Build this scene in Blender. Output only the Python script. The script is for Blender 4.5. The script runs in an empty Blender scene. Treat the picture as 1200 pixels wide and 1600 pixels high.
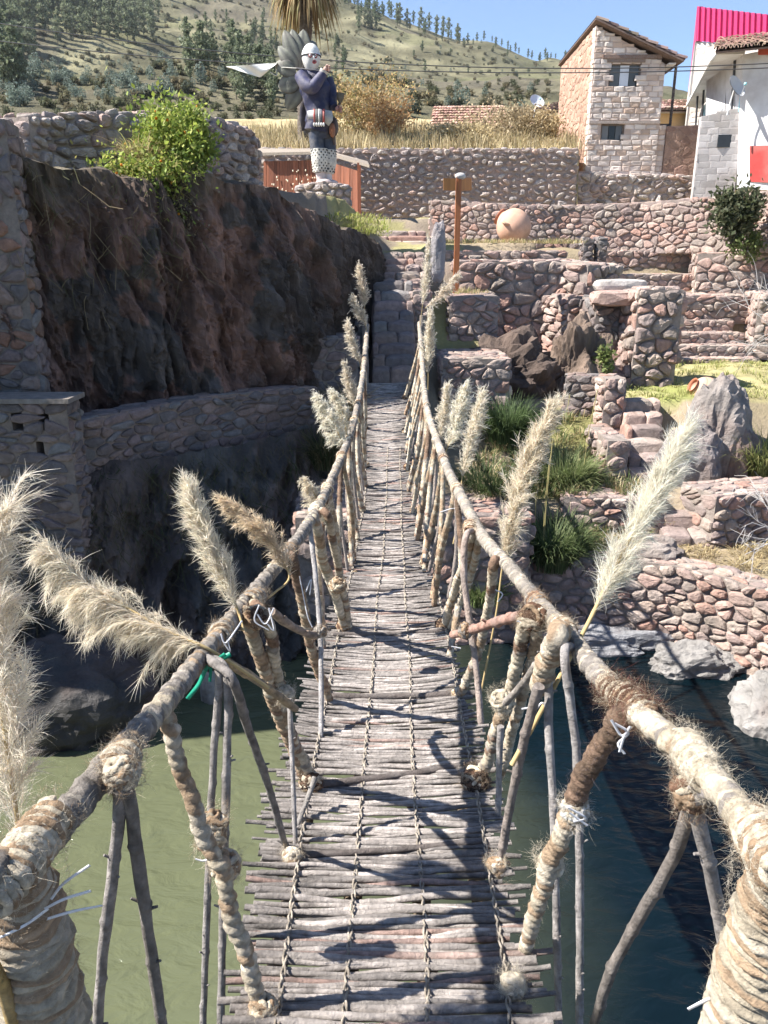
import bpy, math, random
import numpy as np
from mathutils import Vector, Matrix, noise as mn
R = math.radians
random.seed(7); RNG = np.random.default_rng(7)
S = bpy.context.scene
COL = S.collection

# ---------------------------------------------------------------- camera, sky, sun, exposure
PITCH = R(18.0); FPX = 1208.0
cam = bpy.data.cameras.new('camera'); co = bpy.data.objects.new('camera', cam); COL.objects.link(co)
cam.sensor_fit = 'VERTICAL'; cam.sensor_height = 36.0; cam.lens = 36.0*FPX/1600.0
cam.clip_start = 0.02; cam.clip_end = 6000
co.location = (0, 0, 0); co.rotation_euler = (R(90)-PITCH, 0, 0)
S.camera = co
SUN_EL = R(47); TO_SUN = Vector((-1.0, -0.10, 0)).normalized()
sdir = Vector((TO_SUN.x*math.cos(SUN_EL), TO_SUN.y*math.cos(SUN_EL), math.sin(SUN_EL)))
W = bpy.data.worlds.new('World'); S.world = W; W.use_nodes = True
nt = W.node_tree; nt.nodes.clear()
sky = nt.nodes.new('ShaderNodeTexSky'); sky.sky_type = 'NISHITA'; sky.sun_disc = False
sky.sun_elevation = SUN_EL; sky.sun_rotation = math.atan2(TO_SUN.x, TO_SUN.y)
sky.altitude = 2500; sky.air_density = 1.0; sky.dust_density = 0.15; sky.ozone_density = 3.0
bg = nt.nodes.new('ShaderNodeBackground'); bg.inputs['Strength'].default_value = 0.085
wo = nt.nodes.new('ShaderNodeOutputWorld')
nt.links.new(sky.outputs[0], bg.inputs['Color']); nt.links.new(bg.outputs[0], wo.inputs['Surface'])
sl = bpy.data.lights.new('sun', 'SUN'); sl.energy = 5.0; sl.angle = R(0.5); sl.color = (1.0, 0.96, 0.9)
so = bpy.data.objects.new('sun', sl); COL.objects.link(so)
so.rotation_euler = sdir.to_track_quat('Z', 'Y').to_euler()
S.view_settings.view_transform = 'Standard'; S.view_settings.look = 'None'
S.view_settings.gamma = 1.0; S.view_settings.exposure = 1.5
S.render.engine = 'CYCLES'

# ---------------------------------------------------------------- pixel <-> place helpers
SP, CP = math.sin(PITCH), math.cos(PITCH)
def ray(px, py):
    a = (px-600)/FPX; b = (800-py)/FPX
    return (a, CP+b*SP, -SP+b*CP)
def P(px, py, Y):
    d = ray(px, py); k = Y/d[1]
    return Vector((d[0]*k, Y, d[2]*k))
def G(px, py, z):
    d = ray(px, py); k = z/d[2]
    return Vector((d[0]*k, d[1]*k, z))
def sheet(px, py, f, y0=0.25, y1=16.0):
    lo, hi = y0, y1
    for _ in range(50):
        m = .5*(lo+hi); q = P(px, py, m)
        if q.z - f(m) > 0: lo = m
        else: hi = m
    return P(px, py, lo)
def smoothfn(xs, ys):
    xs = np.array(xs, float); ys = np.array(ys, float)
    m = np.gradient(ys, xs)
    def f(x):
        x = min(max(x, xs[0]), xs[-1]); i = min(max(int(np.searchsorted(xs, x))-1, 0), len(xs)-2)
        h = xs[i+1]-xs[i]; t = (x-xs[i])/h
        return ((2*t**3-3*t**2+1)*ys[i]+(t**3-2*t**2+t)*h*m[i]+(-2*t**3+3*t**2)*ys[i+1]+(t**3-t**2)*h*m[i+1])
    return f
RAILZ = smoothfn([.3,.9,2.03,3.1,4.95,6.9,7.9,10.5,13], [-.66,-.81,-1.04,-1.19,-1.31,-1.36,-1.36,-1.22,-1.0])
DECKZ = smoothfn([.5,1.3,2.15,3.5,5,6.5,7.9,10,13], [-1.55,-1.74,-1.93,-2.12,-2.26,-2.34,-2.36,-2.28,-1.98])
def RL(px, py): return sheet(px, py, RAILZ)
def DK(px, py): return sheet(px, py, DECKZ)

# ---------------------------------------------------------------- mesh helpers
def mkmesh(name, v, idx, sizes, col, smooth):
    me = bpy.data.meshes.new(name)
    me.vertices.add(len(v)); me.vertices.foreach_set('co', v.astype(np.float32).ravel())
    me.loops.add(len(idx)); me.loops.foreach_set('vertex_index', idx.astype(np.int32))
    me.polygons.add(len(sizes))
    st = np.concatenate([[0], np.cumsum(sizes)[:-1]]).astype(np.int32)
    me.polygons.foreach_set('loop_start', st)
    me.polygons.foreach_set('use_smooth', np.full(len(sizes), smooth, bool))
    me.update(calc_edges=True)
    at = me.attributes.new('Col', 'FLOAT_COLOR', 'POINT')
    c4 = np.ones((len(v), 4), np.float32); c4[:, :3] = col
    at.data.foreach_set('color', c4.ravel())
    return me
class MB:
    def __init__(s): s.V=[]; s.I=[]; s.S=[]; s.C=[]; s.n=0
    def add(s, v, f, c=(.5,.5,.5)):
        v = np.asarray(v, float).reshape(-1, 3)
        if isinstance(f, np.ndarray):
            s.I.append(f.ravel()+s.n); s.S.append(np.full(len(f), f.shape[1]))
        else:
            s.I.append(np.array([i for q in f for i in q], int)+s.n); s.S.append(np.array([len(q) for q in f], int))
        c = np.asarray(c, float)
        s.C.append(np.broadcast_to(c, (len(v), 3)) if c.ndim == 1 else c.reshape(-1, 3))
        s.V.append(v); s.n += len(v)
    def mesh(s, name, smooth=True):
        return mkmesh(name, np.concatenate(s.V), np.concatenate(s.I), np.concatenate(s.S), np.concatenate(s.C), smooth)
    def build(s, name, mat, parent=None, smooth=True):
        me = s.mesh(name, smooth); me.materials.append(mat)
        o = bpy.data.objects.new(name, me); COL.objects.link(o)
        if parent is not None:
            o.parent = parent
            if parent.type == 'EMPTY': o.matrix_parent_inverse = Matrix.Translation(-parent.location)
        return o
def tag(o, label, cat, group=None):
    o['label'] = label; o['category'] = cat
    if group: o['group'] = group
    return o
def struct(o, label=None, kind='structure'):
    o['kind'] = kind
    if label: o['label'] = label
    return o
def thing(name, label, cat, loc, group=None):
    o = bpy.data.objects.new(name, None); COL.objects.link(o); o.location = Vector(loc); o.empty_display_size = .2
    return tag(o, label, cat, group)
def gridf(nu, nv, wrapv=False):
    i = np.arange(nu-1)[:, None]; j = np.arange(nv if wrapv else nv-1)[None, :]
    j2 = (j+1) % nv
    return np.stack(np.broadcast_arrays(i*nv+j, i*nv+j2, (i+1)*nv+j2, (i+1)*nv+j), -1).reshape(-1, 4)
def crpath(pts, step):
    p = np.array([tuple(q) for q in pts], float)
    if len(p) > 2:
        e = np.vstack([2*p[0]-p[1], p, 2*p[-1]-p[-2]]); out = []
        for i in range(len(p)-1):
            a, b, c, d = e[i:i+4]; t = np.linspace(0, 1, 13)[:-1, None]
            out.append(.5*((2*b)+(-a+c)*t+(2*a-5*b+4*c-d)*t**2+(-a+3*b-3*c+d)*t**3))
        p = np.vstack(out+[p[-1:]])
    sl_ = np.concatenate([[0], np.cumsum(np.linalg.norm(np.diff(p, axis=0), axis=1))])
    n = max(2, int(sl_[-1]/step)+1); s = np.linspace(0, sl_[-1], n)
    q = np.stack([np.interp(s, sl_, p[:, k]) for k in range(3)], 1)
    return q, s
def frames(q):
    t = np.gradient(q, axis=0); t /= np.linalg.norm(t, axis=1)[:, None]+1e-12
    a = np.array([0, 0, 1.]) if abs(t[0][2]) < .9 else np.array([1., 0, 0])
    n = np.zeros_like(q); v = a-t[0]*a.dot(t[0]); n[0] = v/np.linalg.norm(v)
    for i in range(1, len(q)):
        v = n[i-1]-t[i]*n[i-1].dot(t[i]); n[i] = v/(np.linalg.norm(v)+1e-12)
    return t, n, np.cross(t, n)
def tube(mb, pts, r, col, seg=8, step=.03, mod=None, cmod=None):
    """r: number or list over the control points; mod(s,th)->radius factor; cmod(s,th)->colours"""
    q, s = crpath(pts, step); t, n, b = frames(q); m = len(q)
    rr = np.full(m, r) if np.isscalar(r) else np.interp(np.linspace(0, 1, m), np.linspace(0, 1, len(r)), r)
    th = np.linspace(0, 2*np.pi, seg, endpoint=False)
    SS, TT = np.meshgrid(s, th, indexing='ij')
    rad = rr[:, None]*(mod(SS, TT) if mod else 1.0)*np.ones_like(SS)
    v = q[:, None]+rad[..., None]*(np.cos(TT)[..., None]*n[:, None]+np.sin(TT)[..., None]*b[:, None])
    c = cmod(SS, TT).reshape(-1, 3) if cmod else np.asarray(col, float)
    mb.add(v.reshape(-1, 3), gridf(m, seg, True), c)
    for i, rev in ((0, True), (m-1, False)):
        ring = list(range(seg)); ring = ring[::-1] if rev else ring
        mb.add(v[i], [ring], c[i*seg:(i+1)*seg] if np.ndim(c) == 2 else c)
    return q, s
def box(mb, a, b, col):
    x0,y0,z0 = a; x1,y1,z1 = b
    v = [(x0,y0,z0),(x1,y0,z0),(x1,y1,z0),(x0,y1,z0),(x0,y0,z1),(x1,y0,z1),(x1,y1,z1),(x0,y1,z1)]
    mb.add(v, [(0,3,2,1),(4,5,6,7),(0,1,5,4),(1,2,6,5),(2,3,7,6),(3,0,4,7)], col)
def obox(mb, o, ux, uy, uz, col):
    o, ux, uy, uz = [np.array(tuple(k), float) for k in (o, ux, uy, uz)]
    v = [o, o+ux, o+ux+uy, o+uy, o+uz, o+ux+uz, o+ux+uy+uz, o+uy+uz]
    mb.add(v, [(0,3,2,1),(4,5,6,7),(0,1,5,4),(1,2,6,5),(2,3,7,6),(3,0,4,7)], col)
def slab(mb, pts, nrm, col):
    """closed prism: polygon pts extruded by vector nrm"""
    p = np.array([tuple(q) for q in pts], float); k = len(p); v = np.vstack([p, p+np.array(tuple(nrm), float)])
    mb.add(v, [tuple(range(k))[::-1], tuple(range(k, 2*k))]+[(i, (i+1) % k, (i+1) % k+k, i+k) for i in range(k)], col)
def fbm(x, y, z, o=4): return mn.fractal(Vector((x, y, z)), 1.0, 2.1, o)
_ico = {}
def ico(sub):
    if sub not in _ico:
        import bmesh
        bm = bmesh.new(); bmesh.ops.create_icosphere(bm, subdivisions=sub, radius=1)
        _ico[sub] = (np.array([v.co[:] for v in bm.verts]), np.array([[v.index for v in f.verts] for f in bm.faces])); bm.free()
    return _ico[sub]
def blob(mb, c, r, col, sub=2, amp=.2, freq=1.5, seed=0, sq=0, rot=0, cvar=0.0, ridge=0.0):
    """displaced rock / lump; sq>0 squares it off"""
    v, f = ico(sub); v = v.copy()
    if sq: v = np.sign(v)*np.abs(v)**(1-sq); v /= np.maximum(np.linalg.norm(v, axis=1), 1e-9)[:, None]**(1-sq)
    d = np.array([fbm(*(q*freq+seed*7.13), 5)+(ridge*(1-2*abs(fbm(*(q*freq*1.7+seed*3.1), 3))) if ridge else 0) for q in v])
    v = v*(1+amp*d)[:, None]*np.array(r)
    if rot: cs, sn = math.cos(rot), math.sin(rot); v = np.stack([v[:,0]*cs-v[:,1]*sn, v[:,0]*sn+v[:,1]*cs, v[:,2]], 1)
    cc = np.asarray(col)[None]*(1+cvar*d)[:, None]
    mb.add(v+np.array(tuple(c)), f, cc)

# ---------------------------------------------------------------- materials
def mat(name, rough=.9, scale=8., amt=.35, bump=.4, bscale=20., bdist=.02, spec=.3, tint=None, tint_scale=1.5, tint_amt=.5, trans=0, wave=None, stretch=None, metal=0.0):
    """vertex colour (the thing's own colour) x noise mottling, bump; trans mixes in translucency"""
    m = bpy.data.materials.new(name); m.use_nodes = True; n = m.node_tree.nodes; L = m.node_tree.links
    b = n['Principled BSDF']; b.inputs['Roughness'].default_value = rough
    b.inputs['Specular IOR Level'].default_value = spec; b.inputs['Metallic'].default_value = metal
    at = n.new('ShaderNodeAttribute'); at.attribute_name = 'Col'
    tc = n.new('ShaderNodeTexCoord'); vec = tc.outputs['Object']
    if stretch:
        mp = n.new('ShaderNodeMapping'); mp.inputs['Scale'].default_value = stretch; L.new(vec, mp.inputs['Vector']); vec = mp.outputs[0]
    nz = n.new('ShaderNodeTexNoise'); nz.inputs['Scale'].default_value = scale; nz.inputs['Detail'].default_value = 8; nz.inputs['Roughness'].default_value = .65
    L.new(vec, nz.inputs['Vector'])
    mr = n.new('ShaderNodeMapRange'); mr.inputs[1].default_value = .25; mr.inputs[2].default_value = .75
    mr.inputs[3].default_value = 1-amt; mr.inputs[4].default_value = 1+amt; L.new(nz.outputs['Fac'], mr.inputs[0])
    mx = n.new('ShaderNodeMix'); mx.data_type = 'RGBA'; mx.blend_type = 'MULTIPLY'; mx.inputs[0].default_value = 1
    L.new(at.outputs['Color'], mx.inputs[6]); L.new(mr.outputs[0], mx.inputs[7])
    out = mx.outputs[2]
    if tint:
        n2 = n.new('ShaderNodeTexNoise'); n2.inputs['Scale'].default_value = tint_scale; n2.inputs['Detail'].default_value = 6
        L.new(vec, n2.inputs['Vector'])
        r2 = n.new('ShaderNodeMapRange'); r2.inputs[1].default_value = .45; r2.inputs[2].default_value = .65; r2.inputs[4].default_value = tint_amt
        L.new(n2.outputs['Fac'], r2.inputs[0])
        m2 = n.new('ShaderNodeMix'); m2.data_type = 'RGBA'; L.new(r2.outputs[0], m2.inputs[0]); L.new(out, m2.inputs[6])
        m2.inputs[7].default_value = (*tint, 1); out = m2.outputs[2]
    L.new(out, b.inputs['Base Color'])
    if bump:
        n3 = n.new('ShaderNodeTexNoise'); n3.inputs['Scale'].default_value = bscale; n3.inputs['Detail'].default_value = 10; n3.inputs['Roughness'].default_value = .7
        L.new(vec, n3.inputs['Vector'])
        bp = n.new('ShaderNodeBump'); bp.inputs['Strength'].default_value = bump; bp.inputs['Distance'].default_value = bdist
        L.new(n3.outputs['Fac'], bp.inputs['Height']); L.new(bp.outputs[0], b.inputs['Normal'])
    if trans:
        tr = n.new('ShaderNodeBsdfTranslucent'); L.new(out, tr.inputs['Color'])
        ms = n.new('ShaderNodeMixShader'); ms.inputs[0].default_value = trans
        L.new(b.outputs[0], ms.inputs[1]); L.new(tr.outputs[0], ms.inputs[2]); L.new(ms.outputs[0], n['Material Output'].inputs['Surface'])
    return m
M = dict(
    stone=mat('stone', .92, 9, .4, .9, 26, .03, .2, (.16,.15,.13), 2.2, .35),
    rock=mat('rock', .9, 3.2, .55, 1.0, 9, .1, .25, (.06,.05,.047), 1.1, .6, stretch=(1, 1, .3)),
    greyrock=mat('grey_rock', .8, 3, .4, .9, 9, .08, .35, (.21,.13,.1), 1.1, .5),
    ground=mat('ground', .97, 1.6, .35, .8, 14, .06, .1, (.24,.2,.11), .5, .5),
    lawn=mat('lawn', .97, 3, .35, .9, 40, .05, .1, (.2,.19,.07), .7, .6),
    hill=mat('hill_soil', .97, .05, .4, .8, .12, 3., .05, (.085,.085,.05), .012, .7),
    wood=mat('bark', .88, 38, .5, 1.0, 75, .012, .2, (.25,.225,.205), 9, .4),
    wool=mat('wool', .97, 45, .4, 1.0, 110, .012, .1),
    straw=mat('straw', .8, 20, .25, 0, spec=.2, trans=.12),
    plume=mat('plume', .95, 25, .1, 0, spec=.05, trans=.6),
    leaf=mat('leaf', .65, 6, .3, 0, spec=.3, trans=.4),
    drygrass=mat('dry_grass', .85, 6, .3, 0, spec=.15, trans=.25),
    plaster=mat('plaster', .9, 3, .12, .5, 30, .012, .2, (.33,.27,.23), .9, .35),
    adobe=mat('adobe', .95, 5, .2, .9, 16, .04, .1, (.3,.2,.14), 1.2, .4),
    tile=mat('roof_tile', .9, 8, .4, .5, 30, .01, .2),
    metal=mat('painted_metal', .35, 3, .06, 0, spec=.5),
    clay=mat('clay', .75, 5, .2, .3, 30, .01, .3, (.5,.3,.2), 2, .3),
    plank=mat('plank', .6, 14, .35, .4, 30, .008, .35, stretch=(1, 1, .12)),
    dark=mat('dark_glass', .25, 2, .1, 0, spec=.5),
    plastic=mat('plastic_string', .4, 5, .05, 0, spec=.4, trans=.2),
    paint=mat('statue_paint', .6, 9, .3, .5, 18, .02, .3, (.2,.175,.15), 5, .4),
)
# ---------------------------------------------------------------- stone walls
PINK = [(.38,.285,.255),(.34,.265,.24),(.41,.325,.29),(.3,.245,.23),(.35,.31,.285),(.27,.23,.22),(.38,.255,.215),(.42,.355,.31),(.33,.29,.26)]
PINK = [(a_*1.05, b_*.965, c_*.91) for a_, b_, c_ in PINK]
COBB = [(.4,.33,.29),(.36,.28,.25),(.45,.38,.33),(.38,.33,.31),(.42,.3,.25),(.3,.25,.23)]
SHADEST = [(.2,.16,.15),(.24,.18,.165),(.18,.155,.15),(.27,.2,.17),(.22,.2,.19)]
def clip(poly, nx, ny, d):
    out = []; k = len(poly)
    for i in range(k):
        a = poly[i]; b = poly[(i+1) % k]; da = a[0]*nx+a[1]*ny-d; db = b[0]*nx+b[1]*ny-d
        if da <= 0: out.append(a)
        if (da < 0 < db) or (db < 0 < da):
            t = da/(da-db); out.append((a[0]+(b[0]-a[0])*t, a[1]+(b[1]-a[1])*t))
    return out
def voro(L, z0f, z1f, size, gap, rng, aspect=1.25, jit=.42, zmin=None, zmax=None):
    """irregular stones filling 0<u<L, z0(u)<z<z1(u)"""
    du = size*aspect; dv = size/aspect*1.05
    zs = [z0f(u) for u in np.linspace(0, L, 20)]; ze = [z1f(u) for u in np.linspace(0, L, 20)]
    zmin = min(zs); zmax = max(ze)
    nu = max(1, round(L/du)); nv = max(1, round((zmax-zmin)/dv)); du = L/nu; dv = (zmax-zmin)/nv
    G_ = {}
    for j in range(-1, nv+1):
        for i in range(-1, nu+1):
            if rng.random() < .13: continue
            u = (i+.5+(.5 if j % 2 else 0)*.7+rng.uniform(-jit, jit))*du; v = zmin+(j+.5+rng.uniform(-jit, jit)*.8)*dv
            G_.setdefault((i, j), []).append((u, v))
            if rng.random() < .16: G_[(i, j)].append((u+rng.uniform(.3,.5)*du*rng.choice((-1,1)), v+rng.uniform(.25,.5)*dv*rng.choice((-1,1))))
    out = []
    for (i, j), ss in G_.items():
        for (u, v) in ss:
            uc = min(max(u, 0), L); lo, hi = z0f(uc), z1f(uc)
            if u < -.1*du or u > L+.1*du or v < lo-.2*dv or v > hi+.1*dv: continue
            g = gap*rng.uniform(.6, 1.5)
            p = [(u-2*du, v-2*dv), (u+2*du, v-2*dv), (u+2*du, v+2*dv), (u-2*du, v+2*dv)]
            for a in range(-2, 3):
                for b in range(-2, 3):
                    for (x, y) in G_.get((i+a, j+b), ()):
                        if (x, y) == (u, v): continue
                        nx, ny = (x-u)/aspect, (y-v)*aspect; dd = math.hypot(x-u, y-v)
                        nx, ny = (x-u)/aspect**2, (y-v)*aspect**2; l = math.hypot(nx, ny); nx /= l; ny /= l
                        d = nx*(x+u)/2+ny*(y+v)/2-g/2
                        p = clip(p, nx, ny, d)
                        if len(p) < 3: break
                    if len(p) < 3: break
                if len(p) < 3: break
            if len(p) < 3: continue
            p = clip(p, 0, 1, hi); p = clip(p, 0, -1, -lo); p = clip(p, 1, 0, L); p = clip(p, -1, 0, 0)
            if len(p) < 3: continue
            A = .5*abs(sum(p[k][0]*p[(k+1) % len(p)][1]-p[(k+1) % len(p)][0]*p[k][1] for k in range(len(p))))
            if A < .05*du*dv: continue
            out.append(p)
    return out
def bricks(L, z0f, z1f, bl, bh, gap, rng, jit=.12):
    out = []; zmin = z0f(0); zmax = max(z1f(u) for u in np.linspace(0, L, 30)); z = zmin; j = 0
    while z < zmax-.3*bh:
        u = -(rng.random()*.6+.2)*bl if j % 2 else -.05*bl
        while u < L:
            w = bl*rng.uniform(.8, 1.2); a, b = max(u, 0), min(u+w, L)
            if b-a > .25*bl:
                top = min(z+bh, z1f(.5*(a+b)))
                if top-z > .3*bh:
                    jj = lambda: rng.uniform(-jit, jit)*bh
                    out.append([(a+gap+jj(), z+gap/2+jj()), (b+jj(), z+gap/2+jj()), (b+jj(), top-gap/2+jj()), (a+gap+jj(), top-gap/2+jj())])
            u += w
        z += bh; j += 1
    return out
def stones(mb, polys, F, h, pal, rng, rounds=1, rough=.25, cj=.16, bury=.03):
    """each outline becomes a domed stone on the surface F(u,v,height)"""
    V = []; Fc = []; C = []; n0 = 0
    for p in polys:
        for _ in range(rounds):
            q = []
            for i in range(len(p)):
                a = p[i]; b = p[(i+1) % len(p)]
                q += [(a[0]*.75+b[0]*.25, a[1]*.75+b[1]*.25), (a[0]*.25+b[0]*.75, a[1]*.25+b[1]*.75)]
            p = q
        k = len(p); cu = sum(a[0] for a in p)/k; cv = sum(a[1] for a in p)/k
        ar = .5*abs(sum(p[i][0]*p[(i+1) % k][1]-p[(i+1) % k][0]*p[i][1] for i in range(k)))
        if sum(p[i][0]*p[(i+1) % k][1]-p[(i+1) % k][0]*p[i][1] for i in range(k)) < 0: p = p[::-1]
        hh = min(h*rng.uniform(.45, 1.35), .6*math.sqrt(ar)); tl, tv = rng.uniform(-.3, .3), rng.uniform(-.3, .3); rs = math.sqrt(ar)
        c = np.array(pal[rng.integers(len(pal))])*rng.uniform(1-cj, 1+cj)
        for sc, dh in ((1.0, -bury), (.96, hh*.35), (.84, hh*.8), (.55, hh)):
            for a in p:
                uu = cu+(a[0]-cu)*sc; vv = cv+(a[1]-cv)*sc
                k2 = 0 if sc == 1 else rng.uniform(-rough, rough)*hh*.5+hh*(tl*(uu-cu)+tv*(vv-cv))/rs*1.6*(1 if sc < .9 else .4)
                V.append(F(uu, vv, dh+k2)); C.append(c)
        V.append(F(cu, cv, hh*1.03+rng.uniform(-rough, rough)*hh*.4)); C.append(c)
        for r in range(3):
            b = n0+r*k
            for i in range(k): Fc.append((b+i, b+(i+1) % k, b+k+(i+1) % k, b+k+i))
        b = n0+3*k
        for i in range(k): Fc.append((b+i, b+(i+1) % k, n0+4*k))
        n0 += 4*k+1
    if V: mb.add(V, Fc, np.array(C))
def wall_geo(mb, path, z0, z1, th, size, h=.05, gap=.02, pal=PINK, mort=(.24,.2,.175), seed=1, aspect=1.25, rounds=1, ends=(1, 1), top=True, back=False,
             openings=(), topmort=None, rough=.25, brick=None, tsize=None):
    rng = np.random.default_rng(seed); size *= .72; tsize = tsize and tsize*.72; gap *= .62; h *= .8; mort = tuple(min(1, m*1.2) for m in mort)
    p = np.array([tuple(q)[:2] for q in path], float); d = np.diff(p, axis=0); sl_ = np.linalg.norm(d, axis=1); us = np.concatenate([[0], np.cumsum(sl_)]); L = us[-1]
    z0 = np.full(len(p), z0) if np.isscalar(z0) else np.array(z0, float); z1 = np.full(len(p), z1) if np.isscalar(z1) else np.array(z1, float)
    z0f = lambda u: float(np.interp(u, us, z0)); z1f = lambda u: float(np.interp(u, us, z1))
    t = d/sl_[:, None]; nn = np.stack([t[:, 1], -t[:, 0]], 1)
    vn = np.vstack([nn[:1], nn[:-1]+nn[1:], nn[-1:]]); vn /= np.linalg.norm(vn, axis=1)[:, None]
    def nrm(u): return np.array([np.interp(u, us, vn[:, 0]), np.interp(u, us, vn[:, 1])])
    def pos(u): return np.array([np.interp(u, us, p[:, 0]), np.interp(u, us, p[:, 1])])
    def FF(u, v, hgt):
        q = pos(u)+nrm(u)*hgt; return (q[0], q[1], v)
    def FB(u, v, hgt):
        q = pos(u)-nrm(u)*(th+hgt); return (q[0], q[1], v)
    def FT(u, w, hgt):
        q = pos(u)-nrm(u)*w; return (q[0], q[1], z1f(u)+hgt)
    def FE(e):
        u = 0 if e == 0 else L; s = -1 if e == 0 else 1; tt = t[0] if e == 0 else t[-1]
        def f(w, v, hgt):
            w2 = th-w if e == 0 else w
            q = pos(u)-nrm(u)*w2+tt*s*hgt; return (q[0], q[1], v)
        return f
    def fill(L_, a, b): return bricks(L_, a, b, brick[0], brick[1], gap, rng) if brick else voro(L_, a, b, size, gap, rng, aspect)
    f = fill(L, z0f, z1f)
    if openings: f = [q for q in f if not any(o[0] < sum(a[0] for a in q)/len(q) < o[1] and o[2] < sum(a[1] for a in q)/len(q) < o[3] for o in openings)]
    stones(mb, f, FF, h, pal, rng, rounds, rough)
    if top: stones(mb, voro(L, lambda u: 0, lambda u: th, tsize or size, gap, rng, aspect), FT, h*.5, pal, rng, rounds, rough)
    if back: stones(mb, fill(L, z0f, z1f), FB, h, pal, rng, rounds, rough)
    for e in (0, 1):
        if ends[e]:
            u = 0 if e == 0 else L
            stones(mb, fill(th, lambda w: z0f(u), lambda w: z1f(u)), FE(e), h, pal, rng, rounds, rough)
    # mortar core
    def core(ua, ub, za, zb):
        kk = [ua]+[x for x in us if ua < x < ub]+[ub]; V = []; Fc = []
        for u in kk:
            a = pos(u); b = a-nrm(u)*th; lo = z0f(u) if za is None else za; hi = z1f(u) if zb is None else zb
            V += [(a[0], a[1], lo), (a[0], a[1], hi), (b[0], b[1], hi), (b[0], b[1], lo)]
        for i in range(len(kk)-1):
            for j in range(4): Fc.append((4*i+j, 4*i+4+j, 4*i+4+(j+1) % 4, 4*i+(j+1) % 4)[::-1])
        Fc += [(0, 1, 2, 3), tuple(4*(len(kk)-1)+j for j in (3, 2, 1, 0))]
        mb.add(V, Fc, mort)
    if not openings: core(0, L, None, None)
    else:
        cuts = sorted({0, L} | {o[0] for o in openings} | {o[1] for o in openings})
        for a, b in zip(cuts[:-1], cuts[1:]):
            oo = sorted((o[2], o[3]) for o in openings if o[0] <= a+1e-6 and o[1] >= b-1e-6)
            if not oo: core(a, b, None, None); continue
            core(a, b, None, oo[0][0])
            for (l1, h1), (l2, h2) in zip(oo[:-1], oo[1:]): core(a, b, h1, l2)
            core(a, b, oo[-1][1], None)
def stone_wall(name, label, cat, path, z0, z1, th, size, **kw):
    group = kw.pop('group', None); mb = MB(); wall_geo(mb, path, z0, z1, th, size, **kw)
    o = mb.build(name, M['stone'], None, False)
    return tag(o, label, cat, group)
def stair(name, label, A, B, n, rise, run, dirv, seed=1, pal=PINK, z0=0, nblk=4, base=.4):
    """A,B: left/right ends of the lowest riser (x,y); steps climb along dirv"""
    rng = np.random.default_rng(seed); mb = MB(); A = np.array(A, float); B = np.array(B, float); dv = np.array(dirv, float); dv /= np.linalg.norm(dv)
    w = np.linalg.norm(B-A); t = (B-A)/w
    for i in range(n):
        cuts = np.concatenate([[0], np.sort(rng.uniform(.12, .88, nblk-1)), [1]])*w
        cuts = [cuts[0]]+[c for c, pr in zip(cuts[1:-1], cuts[:-2]) if c-pr > .1]+[w]
        for a, b in zip(cuts[:-1], cuts[1:]):
            c2 = A+t*(a+b)/2+dv*(i*run+run*.75)+dv*rng.uniform(-.03, .03)
            hz = rise*rng.uniform(.9, 1.08)
            blob(mb, (c2[0], c2[1], z0+(i+1)*rise-hz*.55-base/2+.1), ((b-a)*.56, run*.8, hz*.62+base/2-.1), np.array(pal[rng.integers(len(pal))])*rng.uniform(.85, 1.15), 3, .07, 2.0, rng.integers(1000), .75, math.atan2(t[1], t[0]))
    return tag(mb.build(name, M['stone'], None, False), label, 'staircase')
def rock(name, label, c, r, col, sub=4, amp=.35, freq=1.2, seed=1, m='greyrock', cat='rock', rot=0, group=None, ridge=.3, sq=.2):
    mb = MB(); blob(mb, c, r, col, sub, amp, freq, seed, sq, rot, .25, ridge)
    return tag(mb.build(name, M[m], None, False), label, cat, group)

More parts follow.
